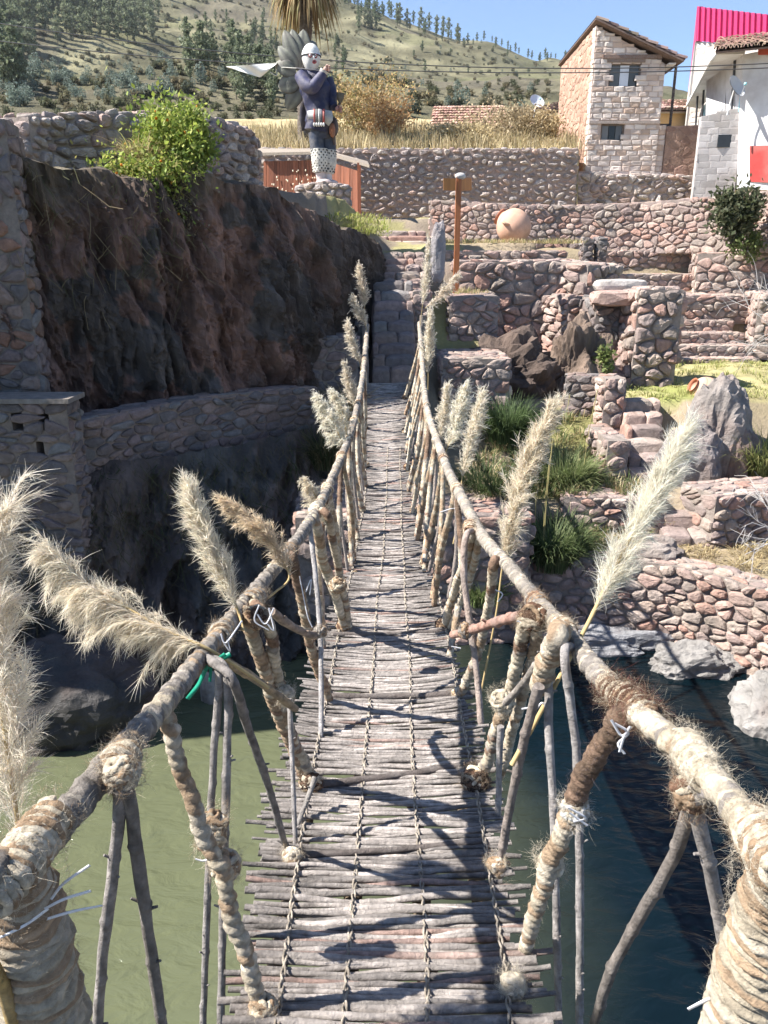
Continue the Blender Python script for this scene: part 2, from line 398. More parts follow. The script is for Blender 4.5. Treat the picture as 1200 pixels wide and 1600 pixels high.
# ---------------------------------------------------------------- setting: ground, river, hill
WZ = -5.2
BANKX = [-30,-6,-4.4,-3.6,-2.2,-1.2,0,1.3,2.8,3.9,4.6,5.2,6,7,30]; BANKY = [5,6.3,7.2,7.9,8.6,9.2,9.7,10.2,10.15,9.95,9.5,8.9,7.6,6,4]
def bank(x): return float(np.interp(x, BANKX, BANKY))
def smst(a, b, x): t = min(max((x-a)/(b-a), 0), 1); return t*t*(3-2*t)
def gh(x, y):
    yb = bank(x)
    if y < .0: return -1.9 if y < -.6 else -1.9-(y+.6)*8
    if y < yb+.15: return -6.6
    if x < .2:
        # left bank: rock slope, path behind the parapet, plateau behind the cliff
        z = -5.9+smst(yb+.9, yb+3.3, y)*2.95
        plat = 1.25
        e = np.interp(x, [-8,-5.6,-4.7,-3.4,-2.2,-1.3,-1.0,-.5,0,.2], [9.5,9.8,10.6,11.6,12.4,13.6,14.8,16.5,18.5,19])
        z = z+(plat-z)*smst(e+1.2, e+2.4, y)
        zl = z
    else: zl = None
    if x > -.9:
        if x < 3.95:
            z = np.interp(y, [yb+.15,yb+.6,11.15,11.3,12.3,14.6,15.6,17.4,18.5,18.9,20.1,20.5,27], [-4.3,-4.05,-3.95,-3.42,-3.4,-2.6,-2.5,-2.4,-2.2,-.1,-.05,.4,.5])
            if x < 2.2: z = max(z, np.interp(y, [9.8,10.2,12.8,14.2,14.6,16.3,16.8,18.3,18.8], [-4.6,-3.4,-2.9,-2.6,-1.8,-1.75,-.72,-.7,-.05]))
            if x < 1.05: z = np.interp(y, [9.8,10.2,12.8,13.4,15.7,16.4,19,20,22,27], [-4.6,-3.4,-2.9,-2.6,-1.2,-.7,-.1,.2,.45,.5])
        else:
            z = np.interp(y, [yb+.15,yb+.6,11.15,11.3,12.1,13.9,18.9,19.2,19.9,20.6,21.1,21.3,22.9,23.1,24.2,24.5,27], [-4.3,-4.05,-3.95,-3.45,-3.43,-2.4,-2.36,-2.6,-2.5,-2.3,-2.0,-1.0,-.95,-.5,-.4,.3,.5])
            if x < 5.25 and 11.9 < y < 14: z -= .25
        zr = z
        if zl is not None: t = smst(-.9, .2, x); z = zl*(1-t)+zr*t
        else: z = zr
    else: z = zl
    if y > 27: z = z+(1.4-z)*smst(27, 28.5, y)
    if y > 34.3: z = 4.15+(y-34)*.2 if x < 8.0 else (1.5 if y < 46 else 1.5+(y-46)*.5)
    return z
# ground sheet
xs = np.concatenate([np.linspace(-60, -10, 26), np.arange(-9.8, 14, .16), np.linspace(14.2, 70, 36)])
ys = np.concatenate([np.linspace(-40, -1, 14), np.arange(-.9, .3, .3), np.arange(.5, 6.5, .75), np.arange(6.8, 29, .16), np.linspace(29.2, 62, 80)])
v = np.zeros((len(ys), len(xs), 3)); c = np.zeros_like(v)
for j, y in enumerate(ys):
    for i, x in enumerate(xs):
        z = gh(x, y); z += (.07 if x > -.5 or y > 14 else .2)*fbm(x*1.1, y*1.1, .3, 5)*(0 if z < -6 else 1)+(0.03*fbm(x*5, y*5, 2, 2))
        v[j, i] = (x, y, z)
        k = fbm(x*.5, y*.5, 4, 3)
        g = np.array((.3, .24, .17))                                      # dusty earth
        if 2.2 < x < 3.9 and 11.4 < y < 14.4 and k > -.35: g = np.array((.2, .2, .075))
        elif x > 4.3 and 13.9 < y < 19.1: g = np.array((.4, .36, .18)) if k < .2 else np.array((.25, .26, .09))
        elif y < 9.6 or (x < 0 and y < 12): g = np.array((.13, .11, .095))
        elif y > 33: g = np.array((.42, .34, .19))
        elif x < 2 and y > 14: g = np.array((.3, .27, .13)) if k > .1 else np.array((.25, .2, .16))
        c[j, i] = g*(1+.25*k)
mb = MB(); mb.add(v.reshape(-1, 3), gridf(len(ys), len(xs)), c.reshape(-1, 3))
struct(mb.build('ground', M['ground']))
# river
mb = MB(); wx = np.linspace(-60, 60, 61); wy = np.linspace(-6, 16, 23)
v = np.array([[(x, y, WZ) for x in wx] for y in wy]); mb.add(v.reshape(-1, 3), gridf(len(wy), len(wx)), (.1,.1,.06))
wm = bpy.data.materials.new('river_water'); wm.use_nodes = True; n = wm.node_tree.nodes; Lk = wm.node_tree.links; b = n['Principled BSDF']
b.inputs['Roughness'].default_value = .06; b.inputs['IOR'].default_value = 1.33; b.inputs['Specular IOR Level'].default_value = .5
tc = n.new('ShaderNodeTexCoord'); sx = n.new('ShaderNodeSeparateXYZ'); Lk.new(tc.outputs['Object'], sx.inputs[0])
nz = n.new('ShaderNodeTexNoise'); nz.inputs['Scale'].default_value = .35; nz.inputs['Detail'].default_value = 5; Lk.new(tc.outputs['Object'], nz.inputs['Vector'])
ma = n.new('ShaderNodeMath'); ma.operation = 'MULTIPLY_ADD'; ma.inputs[1].default_value = 2.4; ma.inputs[2].default_value = -1.2; Lk.new(nz.outputs['Fac'], ma.inputs[0])
mb_ = n.new('ShaderNodeMath'); Lk.new(sx.outputs['X'], mb_.inputs[0]); Lk.new(ma.outputs[0], mb_.inputs[1])
cr = n.new('ShaderNodeMapRange'); cr.inputs[1].default_value = -1.2; cr.inputs[2].default_value = 2.0; cr.interpolation_type = 'SMOOTHSTEP'; Lk.new(mb_.outputs[0], cr.inputs[0])
mx = n.new('ShaderNodeMix'); mx.data_type = 'RGBA'; Lk.new(cr.outputs[0], mx.inputs[0]); mx.inputs[6].default_value = (.098, .107, .060, 1); mx.inputs[7].default_value = (.002, .0066, .0096, 1)
Lk.new(mx.outputs[2], b.inputs['Base Color'])
mp = n.new('ShaderNodeMapping'); mp.inputs['Scale'].default_value = (1.6, 3.2, 1); mp.inputs['Rotation'].default_value = (0, 0, .35); Lk.new(tc.outputs['Object'], mp.inputs['Vector'])
w1 = n.new('ShaderNodeTexNoise'); w1.inputs['Scale'].default_value = 1.7; w1.inputs['Detail'].default_value = 7; w1.inputs['Distortion'].default_value = .6; Lk.new(mp.outputs[0], w1.inputs['Vector'])
bp = n.new('ShaderNodeBump'); bp.inputs['Strength'].default_value = .8; bp.inputs['Distance'].default_value = .06; Lk.new(w1.outputs['Fac'], bp.inputs['Height']); Lk.new(bp.outputs[0], b.inputs['Normal'])
struct(mb.build('river_water', wm))
# hillside
HX = np.linspace(-620, 760, 420); HYT = np.linspace(0, 1, 260)
def hill_ridge(px): return np.interp(px, [-600,0,300,560,640,700,760,860,1000,1200,1700], [24,21.5,18.5,15.6,14.6,13.9,13.2,12.0,8.6,6,4])
def hz(x, y):
    px = 600+FPX*x/(y*.98+1)
    ridge = 640.; ra = float(hill_ridge(600+FPX*x/ridge*1.03)); t = (y-44)/(ridge-44)
    tl = min(max(t, 0), 1); z = min(y, ridge)*math.tan(R(7.3+(ra-7.3)*tl**.8))
    if t > 1: z *= 1-(t-1)*.5
    a = min(max((y-44)/120, 0), 1)
    n1 = 1-2*abs(fbm(x*.006, y*.004, 1.7, 4)); gul = 1-2*abs(fbm(x*.02+4, y*.006, 3.1, 3))
    return z+a*(9*fbm(x*.009, y*.009, .5, 5)-3*n1-2.2*gul+1.2*fbm(x*.05, y*.05, 2, 3))
v = np.zeros((260, 420, 3)); c = np.zeros_like(v)
for j, t in enumerate(HYT):
    y = 44+t**1.6*860
    for i, x0 in enumerate(HX):
        x = x0*(.12+.88*(y-44)/860*1.15)
        z_ = hz(x, y); v[j, i] = (x, y, z_)
        k = fbm(x*.012, y*.012, 9, 4); k2 = fbm(x*.05, y*.03, 5, 3)
        k3 = fbm(x*.02, y*.006, 15, 4); st = fbm(x*.004, z_*.09+y*.012, 21, 4); g = np.array((.175, .16, .098))*(1+.55*k2)*(1+.6*st)
        if k3 > .12: g = g*.45+np.array((.1,.095,.06))*.55
        if k > .18: g = g*.55+np.array((.12, .1, .085))*.45
        if k < -.3: g = g*.6+np.array((.2, .2, .1))*.4
        c[j, i] = g
mb = MB(); mb.add(v.reshape(-1, 3), gridf(260, 420), c.reshape(-1, 3)); struct(mb.build('hillside', M['hill']))
# ---------------------------------------------------------------- far bank: terraces, walls, stairs
def XY(px, py, Y): q = P(px, py, Y); return (q.x, q.y)
def ZZ(px, py, Y): return P(px, py, Y).z
# river retaining wall curving round the cove
stone_wall('river_wall', 'curved stone retaining wall rising from the dark water round the cove', 'wall',
    [(2.05,10.3),(2.8,10.15),(3.5,10.05),(4.05,9.8),(4.5,9.45),(4.9,9.0),(5.2,8.5),(5.6,7.8),(6.4,7.0)], -5.7, [-4.08,-4.02,-3.98,-3.98,-3.98,-4.0,-4.0,-4.02,-4.05], .4, .24, h=.07, gap=.03, seed=3, ends=(1,0))
# far abutment under the bridge end
stone_wall('bridge_abutment', 'shaded stone abutment carrying the far end of the rope bridge', 'abutment', [(-1.2,9.9),(2.0,9.95)], -5.7, [-3.3,-3.3], 3.0, .3, h=.07, gap=.03, seed=4)
stone_wall('abutment_block', 'squat square stone platform right beside the far bridge end', 'platform', [(1.05,13.9),(2.25,13.9)], -3.3, -1.66, 1.6, .27, h=.06, gap=.025, seed=5)
stone_wall('bridge_gate_wall', 'low stone block on the left of the far bridge end', 'wall', [(-1.5,13.3),(-.45,13.4)], -3.2, -1.25, .9, .3, h=.07, gap=.03, seed=6, pal=SHADEST)
stone_wall('terrace_block', 'small stone terrace block with grass on top under the wooden sign', 'terrace', [XY(702,500,16.4), XY(778,500,16.4)], -2.2, ZZ(740,463,16.4), 1.6, .26, h=.06, gap=.025, seed=7)
stone_wall('stair_cheek_wall', 'narrow rough stone pier right of the steps behind the bridge', 'wall', [XY(645,500,15.0), XY(672,500,15.0)], -2.2, -.55, 1.3, .24, h=.06, gap=.03, seed=8)
z2 = ZZ(800,409,18.4)
stone_wall('terrace_wall', 'tall pinkish terrace wall of mixed boulders with a dark niche', 'wall', [XY(712,440,18.4), XY(800,440,18.4), XY(875,440,18.5), XY(915,470,18.0)], -2.4, [z2,z2,z2+.02,z2-.08], 1.4, .4, h=.1, gap=.035, seed=9,
           openings=())
stone_wall('upper_terrace_wall', 'low dark topped terrace wall just below the round clay jar', 'wall', [XY(688,400,20.0), XY(885,400,20.2)], -.3, ZZ(780,393,20.0), .5, .33, h=.07, gap=.03, seed=10)
# long curved wall and cobble wall behind
stone_wall('long_garden_wall', 'long curving stone wall with a pale mortar top behind the clay jar', 'wall',
    [XY(672,340,26.0), XY(760,340,25.4), XY(880,345,25.2), XY(1000,340,24.6), XY(1110,330,23.4), XY(1200,320,22.0), XY(1290,320,20.4)], [.2]*7,
    [ZZ(672,313,26.0), ZZ(760,318,25.4), ZZ(880,322,25.2), ZZ(1000,317,24.6), ZZ(1110,308,23.4), ZZ(1200,298,22.0), ZZ(1290,288,20.4)], .45, .3, h=.07, gap=.03, seed=11, mort=(.27,.21,.185))
stone_wall('cobble_wall', 'long tall wall of rounded river cobbles set in mortar below dry grass', 'wall', [XY(398,290,34), XY(900,290,34)], 1.2, [ZZ(398,233,34), ZZ(900,233,34)], .4, .37, h=.15, gap=.13, seed=12, mort=(.3,.225,.19), pal=COBB, aspect=1.3, rounds=2, ends=(1,1))
# amphitheatre benches at the right
bx0, bx1 = 1005, 1262
rows = [(561,19.2),(541,19.7),(521,20.3),(501,20.9)]
for k, (py, Y) in enumerate(rows):
    z = ZZ(1100, py, Y)
    stone_wall('bench_step', ['lowest amphitheatre stone bench along the grass terrace','second amphitheatre bench up from the grass terrace','third amphitheatre bench up from the grass terrace','fourth and topmost of the stepped stone benches'][k], 'stone bench',
        [XY([946,960,968,1000][k], 550, Y), XY([1188,1176,1160,1140][k], 550, Y)], z-.42, z, .75, .25, h=.05, gap=.022, seed=20+k, group='stepped stone benches')
z5 = ZZ(1100,462,21.2)
stone_wall('landing_wall', 'broad stone wall directly above the stepped benches', 'wall', [XY(1058,480,21.1), XY(1172,480,21.1)], -1.6, z5, 2.0, .34, h=.07, gap=.028, seed=26)
stone_wall('landing_flank_wall', 'stone wall flanking the stepped benches at the right edge', 'wall', [XY(1185,480,20.0), XY(1290,480,19.6)], -2.4, -.8, 2.2, .34, h=.07, gap=.03, seed=27)
z6 = ZZ(1000,429,23)
stone_wall('curved_bench_wall', 'low curved wall under the long terrace wall with sunlit left end', 'wall', [XY(915,440,22.2), XY(960,440,22.9), XY(1105,440,23.0)], -.9, z6, .5, .28, h=.06, gap=.026, seed=28)
z7 = ZZ(1000,392,24.4)
stone_wall('middle_terrace_wall', 'grey terrace wall between the long garden wall and curved bench wall', 'wall', [XY(930,410,24.3), XY(1090,410,24.3)], -.4, z7, .6, .28, h=.06, gap=.026, seed=29)
stone_wall('buttress_wall', 'big stone buttress with sunlit left face under the round bush', 'wall', [XY(1088,425,22.6), XY(1232,425,22.0)], -1.0, ZZ(1120,396,22.6), 1.6, .38, h=.08, gap=.03, seed=30)
for k, (a, b) in enumerate(((905,922),(928,944))):
    mbk = MB()
    wall_geo(mbk, [XY(a+4,420,22.6), XY(b+2,420,22.6)], -.6, [ZZ(a,372,24), ZZ(b,376,24)], .4, .2, h=.06, gap=.025, seed=33+k, pal=SHADEST)
    tag(mbk.build('stair_parapet', M['stone'], None, False), ['left narrow stone parapet of the small steep stair', 'right narrow stone parapet of the small steep stair'][k], 'parapet')
stone_wall('niche_wall', 'shaded stone wall left of the doorway pillar', 'wall', [XY(885,500,17.6), XY(945,500,18.0)], -2.5, -.75, 1.0, .34, h=.09, gap=.03, seed=36)
# the doorway: pillar, lintel
pz = ZZ(1000,453,15.5)
mbp = MB(); wall_geo(mbp, [XY(985,600,15.5), XY(1052,600,15.5)], -2.45, pz, .95, .36, h=.12, gap=.03, seed=40, aspect=1.15, pal=PINK, ends=(1,1))
pil = tag(mbp.build('stone_pillar', M['stone'], None, False), 'stout rough stone pillar standing at the edge of the lawn', 'pillar')
q = P(965,462,16.0); mbp = MB(); blob(mbp, (q.x+.1, q.y+.2, pz-.18), (.62,.4,.16), PINK[0], 3, .1, 1.6, 3, .6)
tag(mbp.build('lintel_stone', M['stone'], None, False), 'flat pink lintel stone spanning the doorway left of the pillar', 'lintel')
q = P(968,446,16.6); mbp = MB(); blob(mbp, (q.x, q.y, q.z), (.55,.25,.13), (.5,.46,.42), 3, .06, 1.4, 5, .7)
tag(mbp.build('pale_stone_slab', M['stone'], None, False), 'pale rectangular stone slab lying above the doorway lintel', 'slab')
stone_wall('doorway_jamb', 'dark stone jamb on the left side of the doorway', 'wall', [XY(925,560,16.4), XY(962,560,16.4)], -2.6, -.75, 1.2, .3, h=.09, gap=.03, seed=41, pal=SHADEST)
# staircase down from the lawn
x0, y0_ = XY(968,750,12.15); x1, _ = XY(1040,750,12.15)
stair('stone_staircase', 'rough stone staircase climbing from the lower ledge to the lawn', (3.96, 12.1), (4.62, 12.1), 6, .18, .3, (.17,1), 50, z0=-3.42, base=.6, nblk=2)
stone_wall('stair_side_wall', 'stepped stone wall along the left side of the lawn staircase', 'wall', [(3.6,12.15),(3.94,12.15)], -3.5, -2.75, 1.3, .26, h=.06, gap=.025, seed=52)
stone_wall('stair_upper_pier', 'tall upper pier of the wall beside the lawn staircase', 'pier', [(3.86,13.5),(4.2,13.5)], -3.2, -1.95, .5, .26, h=.07, gap=.025, seed=53)
stone_wall('short_garden_wall', 'short low wall joining the staircase pier to the dark outcrop', 'wall', [XY(885,600,14.3), XY(945,600,14.1)], -3.0, -2.0, .35, .24, h=.06, gap=.025, seed=54, pal=SHADEST)
stair('doorway_steps', 'worn stone steps leading up through the doorway by the pillar', XY(930,600,15.3), XY(985,600,15.3), 4, .17, .3, (0,1), 55, z0=-2.5, nblk=3)
# lower ledge walls
stone_wall('ledge_wall', 'low stone wall with flat top at the foot of the grass clumps', 'wall', [XY(880,800,11.2), XY(925,800,11.15), XY(1012,800,11.1), XY(1040,800,11.15)], -4.15, -3.4, .9, .25, h=.06, gap=.025, seed=60)
stone_wall('corner_wall', 'thick low stone corner wall at the right end of the ledge', 'wall', [XY(1118,790,10.6), XY(1190,770,10.8), XY(1300,760,10.9)], -4.1, -3.22, .8, .27, h=.06, gap=.025, seed=61)
a = XY(1045,825,10.7); b = XY(1120,825,10.6)
stair('ledge_steps', 'two broad stone steps in the gap of the ledge wall', a, b, 2, .2, .4, (0,1), 62, z0=-4.02)
rock('boulder', 'small half buried boulder on the dusty ledge below the steps', (*XY(1010,870,10.4), -3.98), (.5,.32,.22), (.3,.26,.23), 4, .3, seed=3)
# steps behind the bridge
stair('bridge_steps', 'shaded stone steps climbing straight up from the far bridge end', (-.2,13.3), (.55,13.3), 9, .17, .27, (0,1), 70, z0=-1.9, pal=SHADEST, nblk=2, base=.8)
xa, _ = XY(606,430,16.6); xb, _ = XY(672,430,16.6)
stair('upper_steps', 'sunlit upper flight of broad stone steps left of the standing stone', (xa-.1,16.4), (xb,16.4), 5, .14, .55, (0,1), 71, z0=-.5, nblk=3, base=.7)
stair('side_steps', 'shadowed stone steps at the foot of the cliff left of the bridge', XY(500,480,15.2), XY(566,480,15.2), 4, .2, .4, (0,1), 72, z0=-1.3, pal=SHADEST, nblk=2, base=.9)
stair('path_steps', 'far small steps rising beside the end of the long garden wall', XY(590,350,25.0), XY(668,350,25.0), 3, .16, .4, (0,1), 73, z0=.42, nblk=3)
mbs = MB(); q = P(684,432,16.3); blob(mbs, (q.x, q.y, q.z+.45), (.15,.13,.62), (.3,.28,.285), 4, .16, 1.6, 8, .5)
o = mbs.build('standing_stone', M['greyrock'], None, False); tag(o, 'tall narrow grey standing stone on the right of the steps', 'standing stone')
# dark rock outcrop under the terraces, pointed grey outcrop, river rocks
rock('dark_outcrop', 'dark jagged rock outcrop below the boulder terrace wall', (*XY(800,590,15.6), -2.5), (1.15,.8,.95), (.11,.08,.065), 5, .4, 1.7, 11, 'rock')
rock('split_rock', 'upright split rock slab with pale streak next to the dark outcrop', (*XY(905,580,15.5), -2.2), (.55,.5,.98), (.2,.145,.11), 5, .4, 1.6, 12, 'rock')
mbo = MB()
blob(mbo, (*XY(1116,700,12.6), -3.0), (.5,.45,1.25), (.25,.22,.2), 5, .24, 1.3, 21, .35, .3, .3, .15)
blob(mbo, (*XY(1080,720,12.3), -3.25), (.5,.42,.72), (.24,.225,.22), 5, .24, 1.3, 22, .3, -.3, .3, .15)
blob(mbo, (*XY(1140,720,12.5), -3.2), (.45,.4,.85), (.23,.17,.145), 5, .26, 1.3, 23, .3, .2, .3, .15)
tag(mbo.build('pointed_outcrop', M['greyrock'], None, False), 'big pointed grey rock outcrop with rusty patches beside the staircase', 'rock')
rock('river_boulder', 'large pale wet boulder at the right edge of the dark water', (4.75,8.0,-5.2), (.5,.6,.55), (.25,.235,.22), 5, .28, 1.5, 31, ridge=.3)
rock('shore_rock', 'flat pale rock shelf in the water under the cove wall', (4.15,9.25,-5.25), (.6,.35,.36), (.25,.235,.22), 5, .3, 1.6, 32, ridge=.3)
rock('foot_ledge', 'wet grey rock ledge at the foot of the river wall', (3.0,9.85,-5.25), (1.0,.3,.28), (.25,.25,.26), 5, .35, 1.4, 33)
rock('blue_boulder', 'smooth bluish boulder at the water edge below the left cliff', (-3.75,8.0,-5.0), (1.0,.75,.72), (.075,.07,.066), 5, .22, 1.1, 34, ridge=.25)
rock('white_stub_rock', 'small pale pointed rock sticking out of the green water', (-2.15,8.45,-5.25), (.12,.12,.42), (.42,.38,.32), 4, .2, 1.2, 35)
# ---------------------------------------------------------------- left: cliff, parapet, walls
CB = [(-6.7,7.3),(-6.9,8.6),(-5.6,9.9),(-4.7,10.7),(-3.4,11.7),(-2.3,12.5),(-1.35,13.7),(-1.05,14.9),(-.65,16.5),(-.35,18.0),(-.5,20.0)]  # first stretch lies out of view, added to shade the boulder and left shore
CZ = [1.3,1.3,1.25,1.2,1.1,1.15,.8,.6,.5,.25,.15]
cq, cs = crpath([(x, y, z) for (x, y), z in zip(CB, CZ)], .035)
nv = 130; v = np.zeros((len(cq), nv+8, 3)); c = np.zeros_like(v)
tt, nn_, _b = frames(cq); 
for i, q in enumerate(cq):
    d = cq[min(i+1, len(cq)-1)]-cq[max(i-1, 0)]; nx, ny = d[1], -d[0]; l = math.hypot(nx, ny); nx /= l; ny /= l
    zt = q[2]+.12*fbm(cs[i]*1.3, 3, 1, 3)
    for j in range(nv):
        t = j/(nv-1); z = -2.9+t*(zt+2.9)
        bulge = .3*math.sin(t*2.6)+.12*t**2-.15
        ss = cs[i]+.25*z+.15*fbm(z*.8, cs[i], 3, 3); vert = .36*fbm(ss*.9, z*.35, 2, 4)+.24*(1-2*abs(fbm(ss*2.0, z*.5+3, 5, 5)))+.15*fbm(ss*4.5, z*1.1, 7, 5)+.10*(1-2*abs(fbm(ss*7, z*1.6, 9, 4)))+.05*fbm(ss*16, z*7, 11, 3)
        o = bulge+vert*(1-.5*t**6)
        v[i, j] = (q[0]+nx*o, q[1]+ny*o, z+.05*fbm(cs[i]*3, z*3, 4, 2))
        k = fbm(cs[i]*.7, z*.5, 12, 4); k2 = fbm(cs[i]*3.5, z*.9, 14, 4)
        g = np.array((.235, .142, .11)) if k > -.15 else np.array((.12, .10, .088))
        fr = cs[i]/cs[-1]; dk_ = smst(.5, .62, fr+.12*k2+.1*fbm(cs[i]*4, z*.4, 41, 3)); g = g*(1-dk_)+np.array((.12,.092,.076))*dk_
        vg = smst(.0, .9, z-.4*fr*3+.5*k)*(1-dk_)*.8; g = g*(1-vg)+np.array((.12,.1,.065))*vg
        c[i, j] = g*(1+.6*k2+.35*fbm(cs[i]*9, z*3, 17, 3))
    for j in range(8):
        t = (j+1)/8; bx, by = v[i, nv-1][:2]
        v[i, nv+j] = (bx-nx*t*2.6, by-ny*t*2.6, zt+.1*math.sin(t*3)+.08*fbm(cs[i]*2, t*5, 3, 3)-.35*t*t)
        c[i, nv+j] = np.array((.27, .25, .11))*(1+.3*fbm(cs[i]*3, t*6, 1, 3)) if i > len(cq)*.6 else (.2, .17, .12)
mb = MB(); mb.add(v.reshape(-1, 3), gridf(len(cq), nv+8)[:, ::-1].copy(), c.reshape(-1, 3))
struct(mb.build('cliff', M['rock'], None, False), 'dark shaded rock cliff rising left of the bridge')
# rock face below the parapet, down to the water
RB = [(-6.5,7.6),(-4.6,8.2),(-3.9,8.55),(-3.0,8.6),(-2.3,8.75),(-1.6,9.1),(-.9,9.6),(-.4,10.2)]
RT = [(-6.5,9.0),(-4.6,9.4),(-4.0,9.85),(-3.3,10.35),(-2.3,11.2),(-1.6,11.9),(-1.1,12.6),(-.8,13.2)]
b3, s3 = crpath([(*q, 0) for q in RB], .035); t3, _s = crpath([(*q, 0) for q in RT], .05); t3 = np.stack([np.interp(np.linspace(0, 1, len(b3)), np.linspace(0, 1, len(t3)), t3[:, k]) for k in range(3)], 1)
nv = 110; v = np.zeros((len(b3), nv, 3)); c = np.zeros_like(v)
for i in range(len(b3)):
    for j in range(nv):
        t = j/(nv-1); z = -6.0+3.4*t
        w = t**.6*.25+.75*t**2.2; q = b3[i]*(1-w)+t3[i]*w
        n1 = .35*fbm(s3[i]*.9, z*.7, 21, 5)+.22*(1-2*abs(fbm(s3[i]*1.8, z*.8, 23, 5)))+.13*fbm(s3[i]*5, z*3, 25, 5)+.06*(1-2*abs(fbm(s3[i]*9, z*5, 29, 3)))
        n1 *= 1-t**14
        v[i, j] = (q[0]+.4*n1, q[1]-n1, z+.1*fbm(s3[i]*2, z*2, 27, 3))
        k = fbm(s3[i]*.8, z*.8, 31, 4)
        c[i, j] = np.array((.19,.145,.12) if k > 0 else (.12,.11,.095))*(1+.4*fbm(s3[i]*4, z*3, 33, 3))
mb = MB(); mb.add(v.reshape(-1, 3), gridf(len(b3), nv)[:, ::-1].copy(), c.reshape(-1, 3))
struct(mb.build('rock_bank', M['rock'], None, False), 'dark rock bank below the parapet on the left shore')
stone_wall('path_parapet', 'long shaded stone parapet curving along the path under the cliff', 'parapet',
    [XY(104,660,9.6), XY(150,650,9.95), XY(210,642,10.5), XY(300,625,11.3), XY(400,612,12.1), XY(495,605,12.9)], [-3.1,-3.05,-3.0,-3.0,-2.95,-3.0],
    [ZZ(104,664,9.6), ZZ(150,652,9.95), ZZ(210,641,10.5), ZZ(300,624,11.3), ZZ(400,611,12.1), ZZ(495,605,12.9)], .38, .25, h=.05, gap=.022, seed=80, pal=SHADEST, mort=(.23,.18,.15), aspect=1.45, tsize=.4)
lx = XY(104,640,9.0)[0]
def U(px): return XY(px,650,9.0)[0]-(-6.2)
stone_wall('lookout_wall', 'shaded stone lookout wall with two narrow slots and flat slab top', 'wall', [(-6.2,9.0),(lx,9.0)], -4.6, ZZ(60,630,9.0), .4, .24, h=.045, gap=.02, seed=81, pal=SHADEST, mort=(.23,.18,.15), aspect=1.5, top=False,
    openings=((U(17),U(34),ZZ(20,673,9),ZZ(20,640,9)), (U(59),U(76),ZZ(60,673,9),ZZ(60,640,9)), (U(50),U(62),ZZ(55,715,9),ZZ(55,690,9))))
mb = MB(); box(mb, (-6.3,8.93,ZZ(60,630,9.0)+.004), (lx+.06,9.45,ZZ(60,622,9.0)), (.27,.23,.2)); 
tag(mb.build('coping_slab', M['stone'], None, False), 'flat mortar coping slab lying along the lookout wall top', 'coping')
a = XY(36,400,10.0)
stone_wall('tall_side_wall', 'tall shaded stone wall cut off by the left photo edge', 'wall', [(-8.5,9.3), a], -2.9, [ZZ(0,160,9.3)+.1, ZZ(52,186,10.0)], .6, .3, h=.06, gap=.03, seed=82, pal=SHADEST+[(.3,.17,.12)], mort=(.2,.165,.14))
stone_wall('hilltop_cobble_wall', 'sunlit cobble wall with flat top running along the cliff crest', 'wall',
    [XY(48,215,11.4), XY(110,215,12.2), XY(220,215,13.0), XY(330,215,13.9), XY(392,225,14.8), XY(402,235,15.6)], [.8]*6,
    [ZZ(48,182,11.4), ZZ(110,179,12.2), ZZ(220,177,13.0), ZZ(330,182,13.9), ZZ(390,203,14.8), ZZ(400,216,15.6)], .55, .27, h=.11, gap=.05, seed=83, pal=COBB, rounds=2, mort=(.27,.22,.19))
# ---------------------------------------------------------------- statue, pedestal, shed, palm, sign, jars
stone_wall('statue_pedestal', 'round edged cobble pedestal carrying the masked dancer statue', 'pedestal', [XY(462,310,19.6), XY(505,310,19.3), XY(548,310,19.5)], .9, [ZZ(462,290,19.6), ZZ(505,284,19.3), ZZ(548,291,19.5)], 1.1, .27, h=.09, gap=.04, seed=90, pal=COBB, rounds=2, top=True)
SY = 20.0
def q_(zx, zy, dy=0): return P(340+zx/4.615, zy/4.615, SY+dy)
st = thing('dancer_statue', 'painted statue of a white masked dancer in a dark blue jacket', 'statue', q_(750,1330))
MPX = .0148/4.615*1.02
def stube(name, pts, rad, col, m='paint', flat=None, seg=14, cm=None):
    mb = MB(); tube(mb, [q_(*p) for p in pts], [r*MPX for r in rad], col, seg, .03, cmod=cm); return mb.build(name, M[m], st)
def jm(S_, T_):
    k = .5+.5*np.sin(S_*40+np.sin(T_*3)*2+np.sin(S_*90)); return np.array((.028,.026,.11))[None, None]*(1+.9*k[..., None])+np.zeros(S_.shape+(1,))
# body: one continuous surface (torso, hips, both legs via tubes merged in one mesh)
mb = MB()
def ell(pts, rx, ry, col, seg=18):
    """lofted ellipses, rx along the picture, ry in depth"""
    q, s = crpath([q_(*p) for p in pts], .03); m = len(q)
    a = np.interp(np.linspace(0, 1, m), np.linspace(0, 1, len(rx)), rx)*MPX; b = np.interp(np.linspace(0, 1, m), np.linspace(0, 1, len(ry)), ry)*MPX
    th = np.linspace(0, 2*np.pi, seg, endpoint=False)
    t, n, bb = frames(q); ax = np.cross(t, np.array([0, 1., 0])); ax /= np.linalg.norm(ax, axis=1)[:, None]; dp = np.cross(ax, t)
    fold = 1+(.06*np.sin(th[None, :]*5+1+2*np.sin(np.linspace(0, 5, m))[:, None])*np.linspace(.3, 1, m)[:, None]+.035*np.sin(th[None, :]*2+np.linspace(0, 26, m)[:, None]))[..., None]
    v = q[:, None]+fold*(a[:, None, None]*np.cos(th)[None, :, None]*ax[:, None]+b[:, None, None]*np.sin(th)[None, :, None]*dp[:, None])
    mb.add(v.reshape(-1, 3), gridf(m, seg, True), col)
    mb.add(v[0], [tuple(range(seg))], col); mb.add(v[-1], [tuple(range(seg))[::-1]], col)
ell([(735,800),(745,960),(752,1010)], [85,88,70], [70,75,60], (.03,.035,.055))
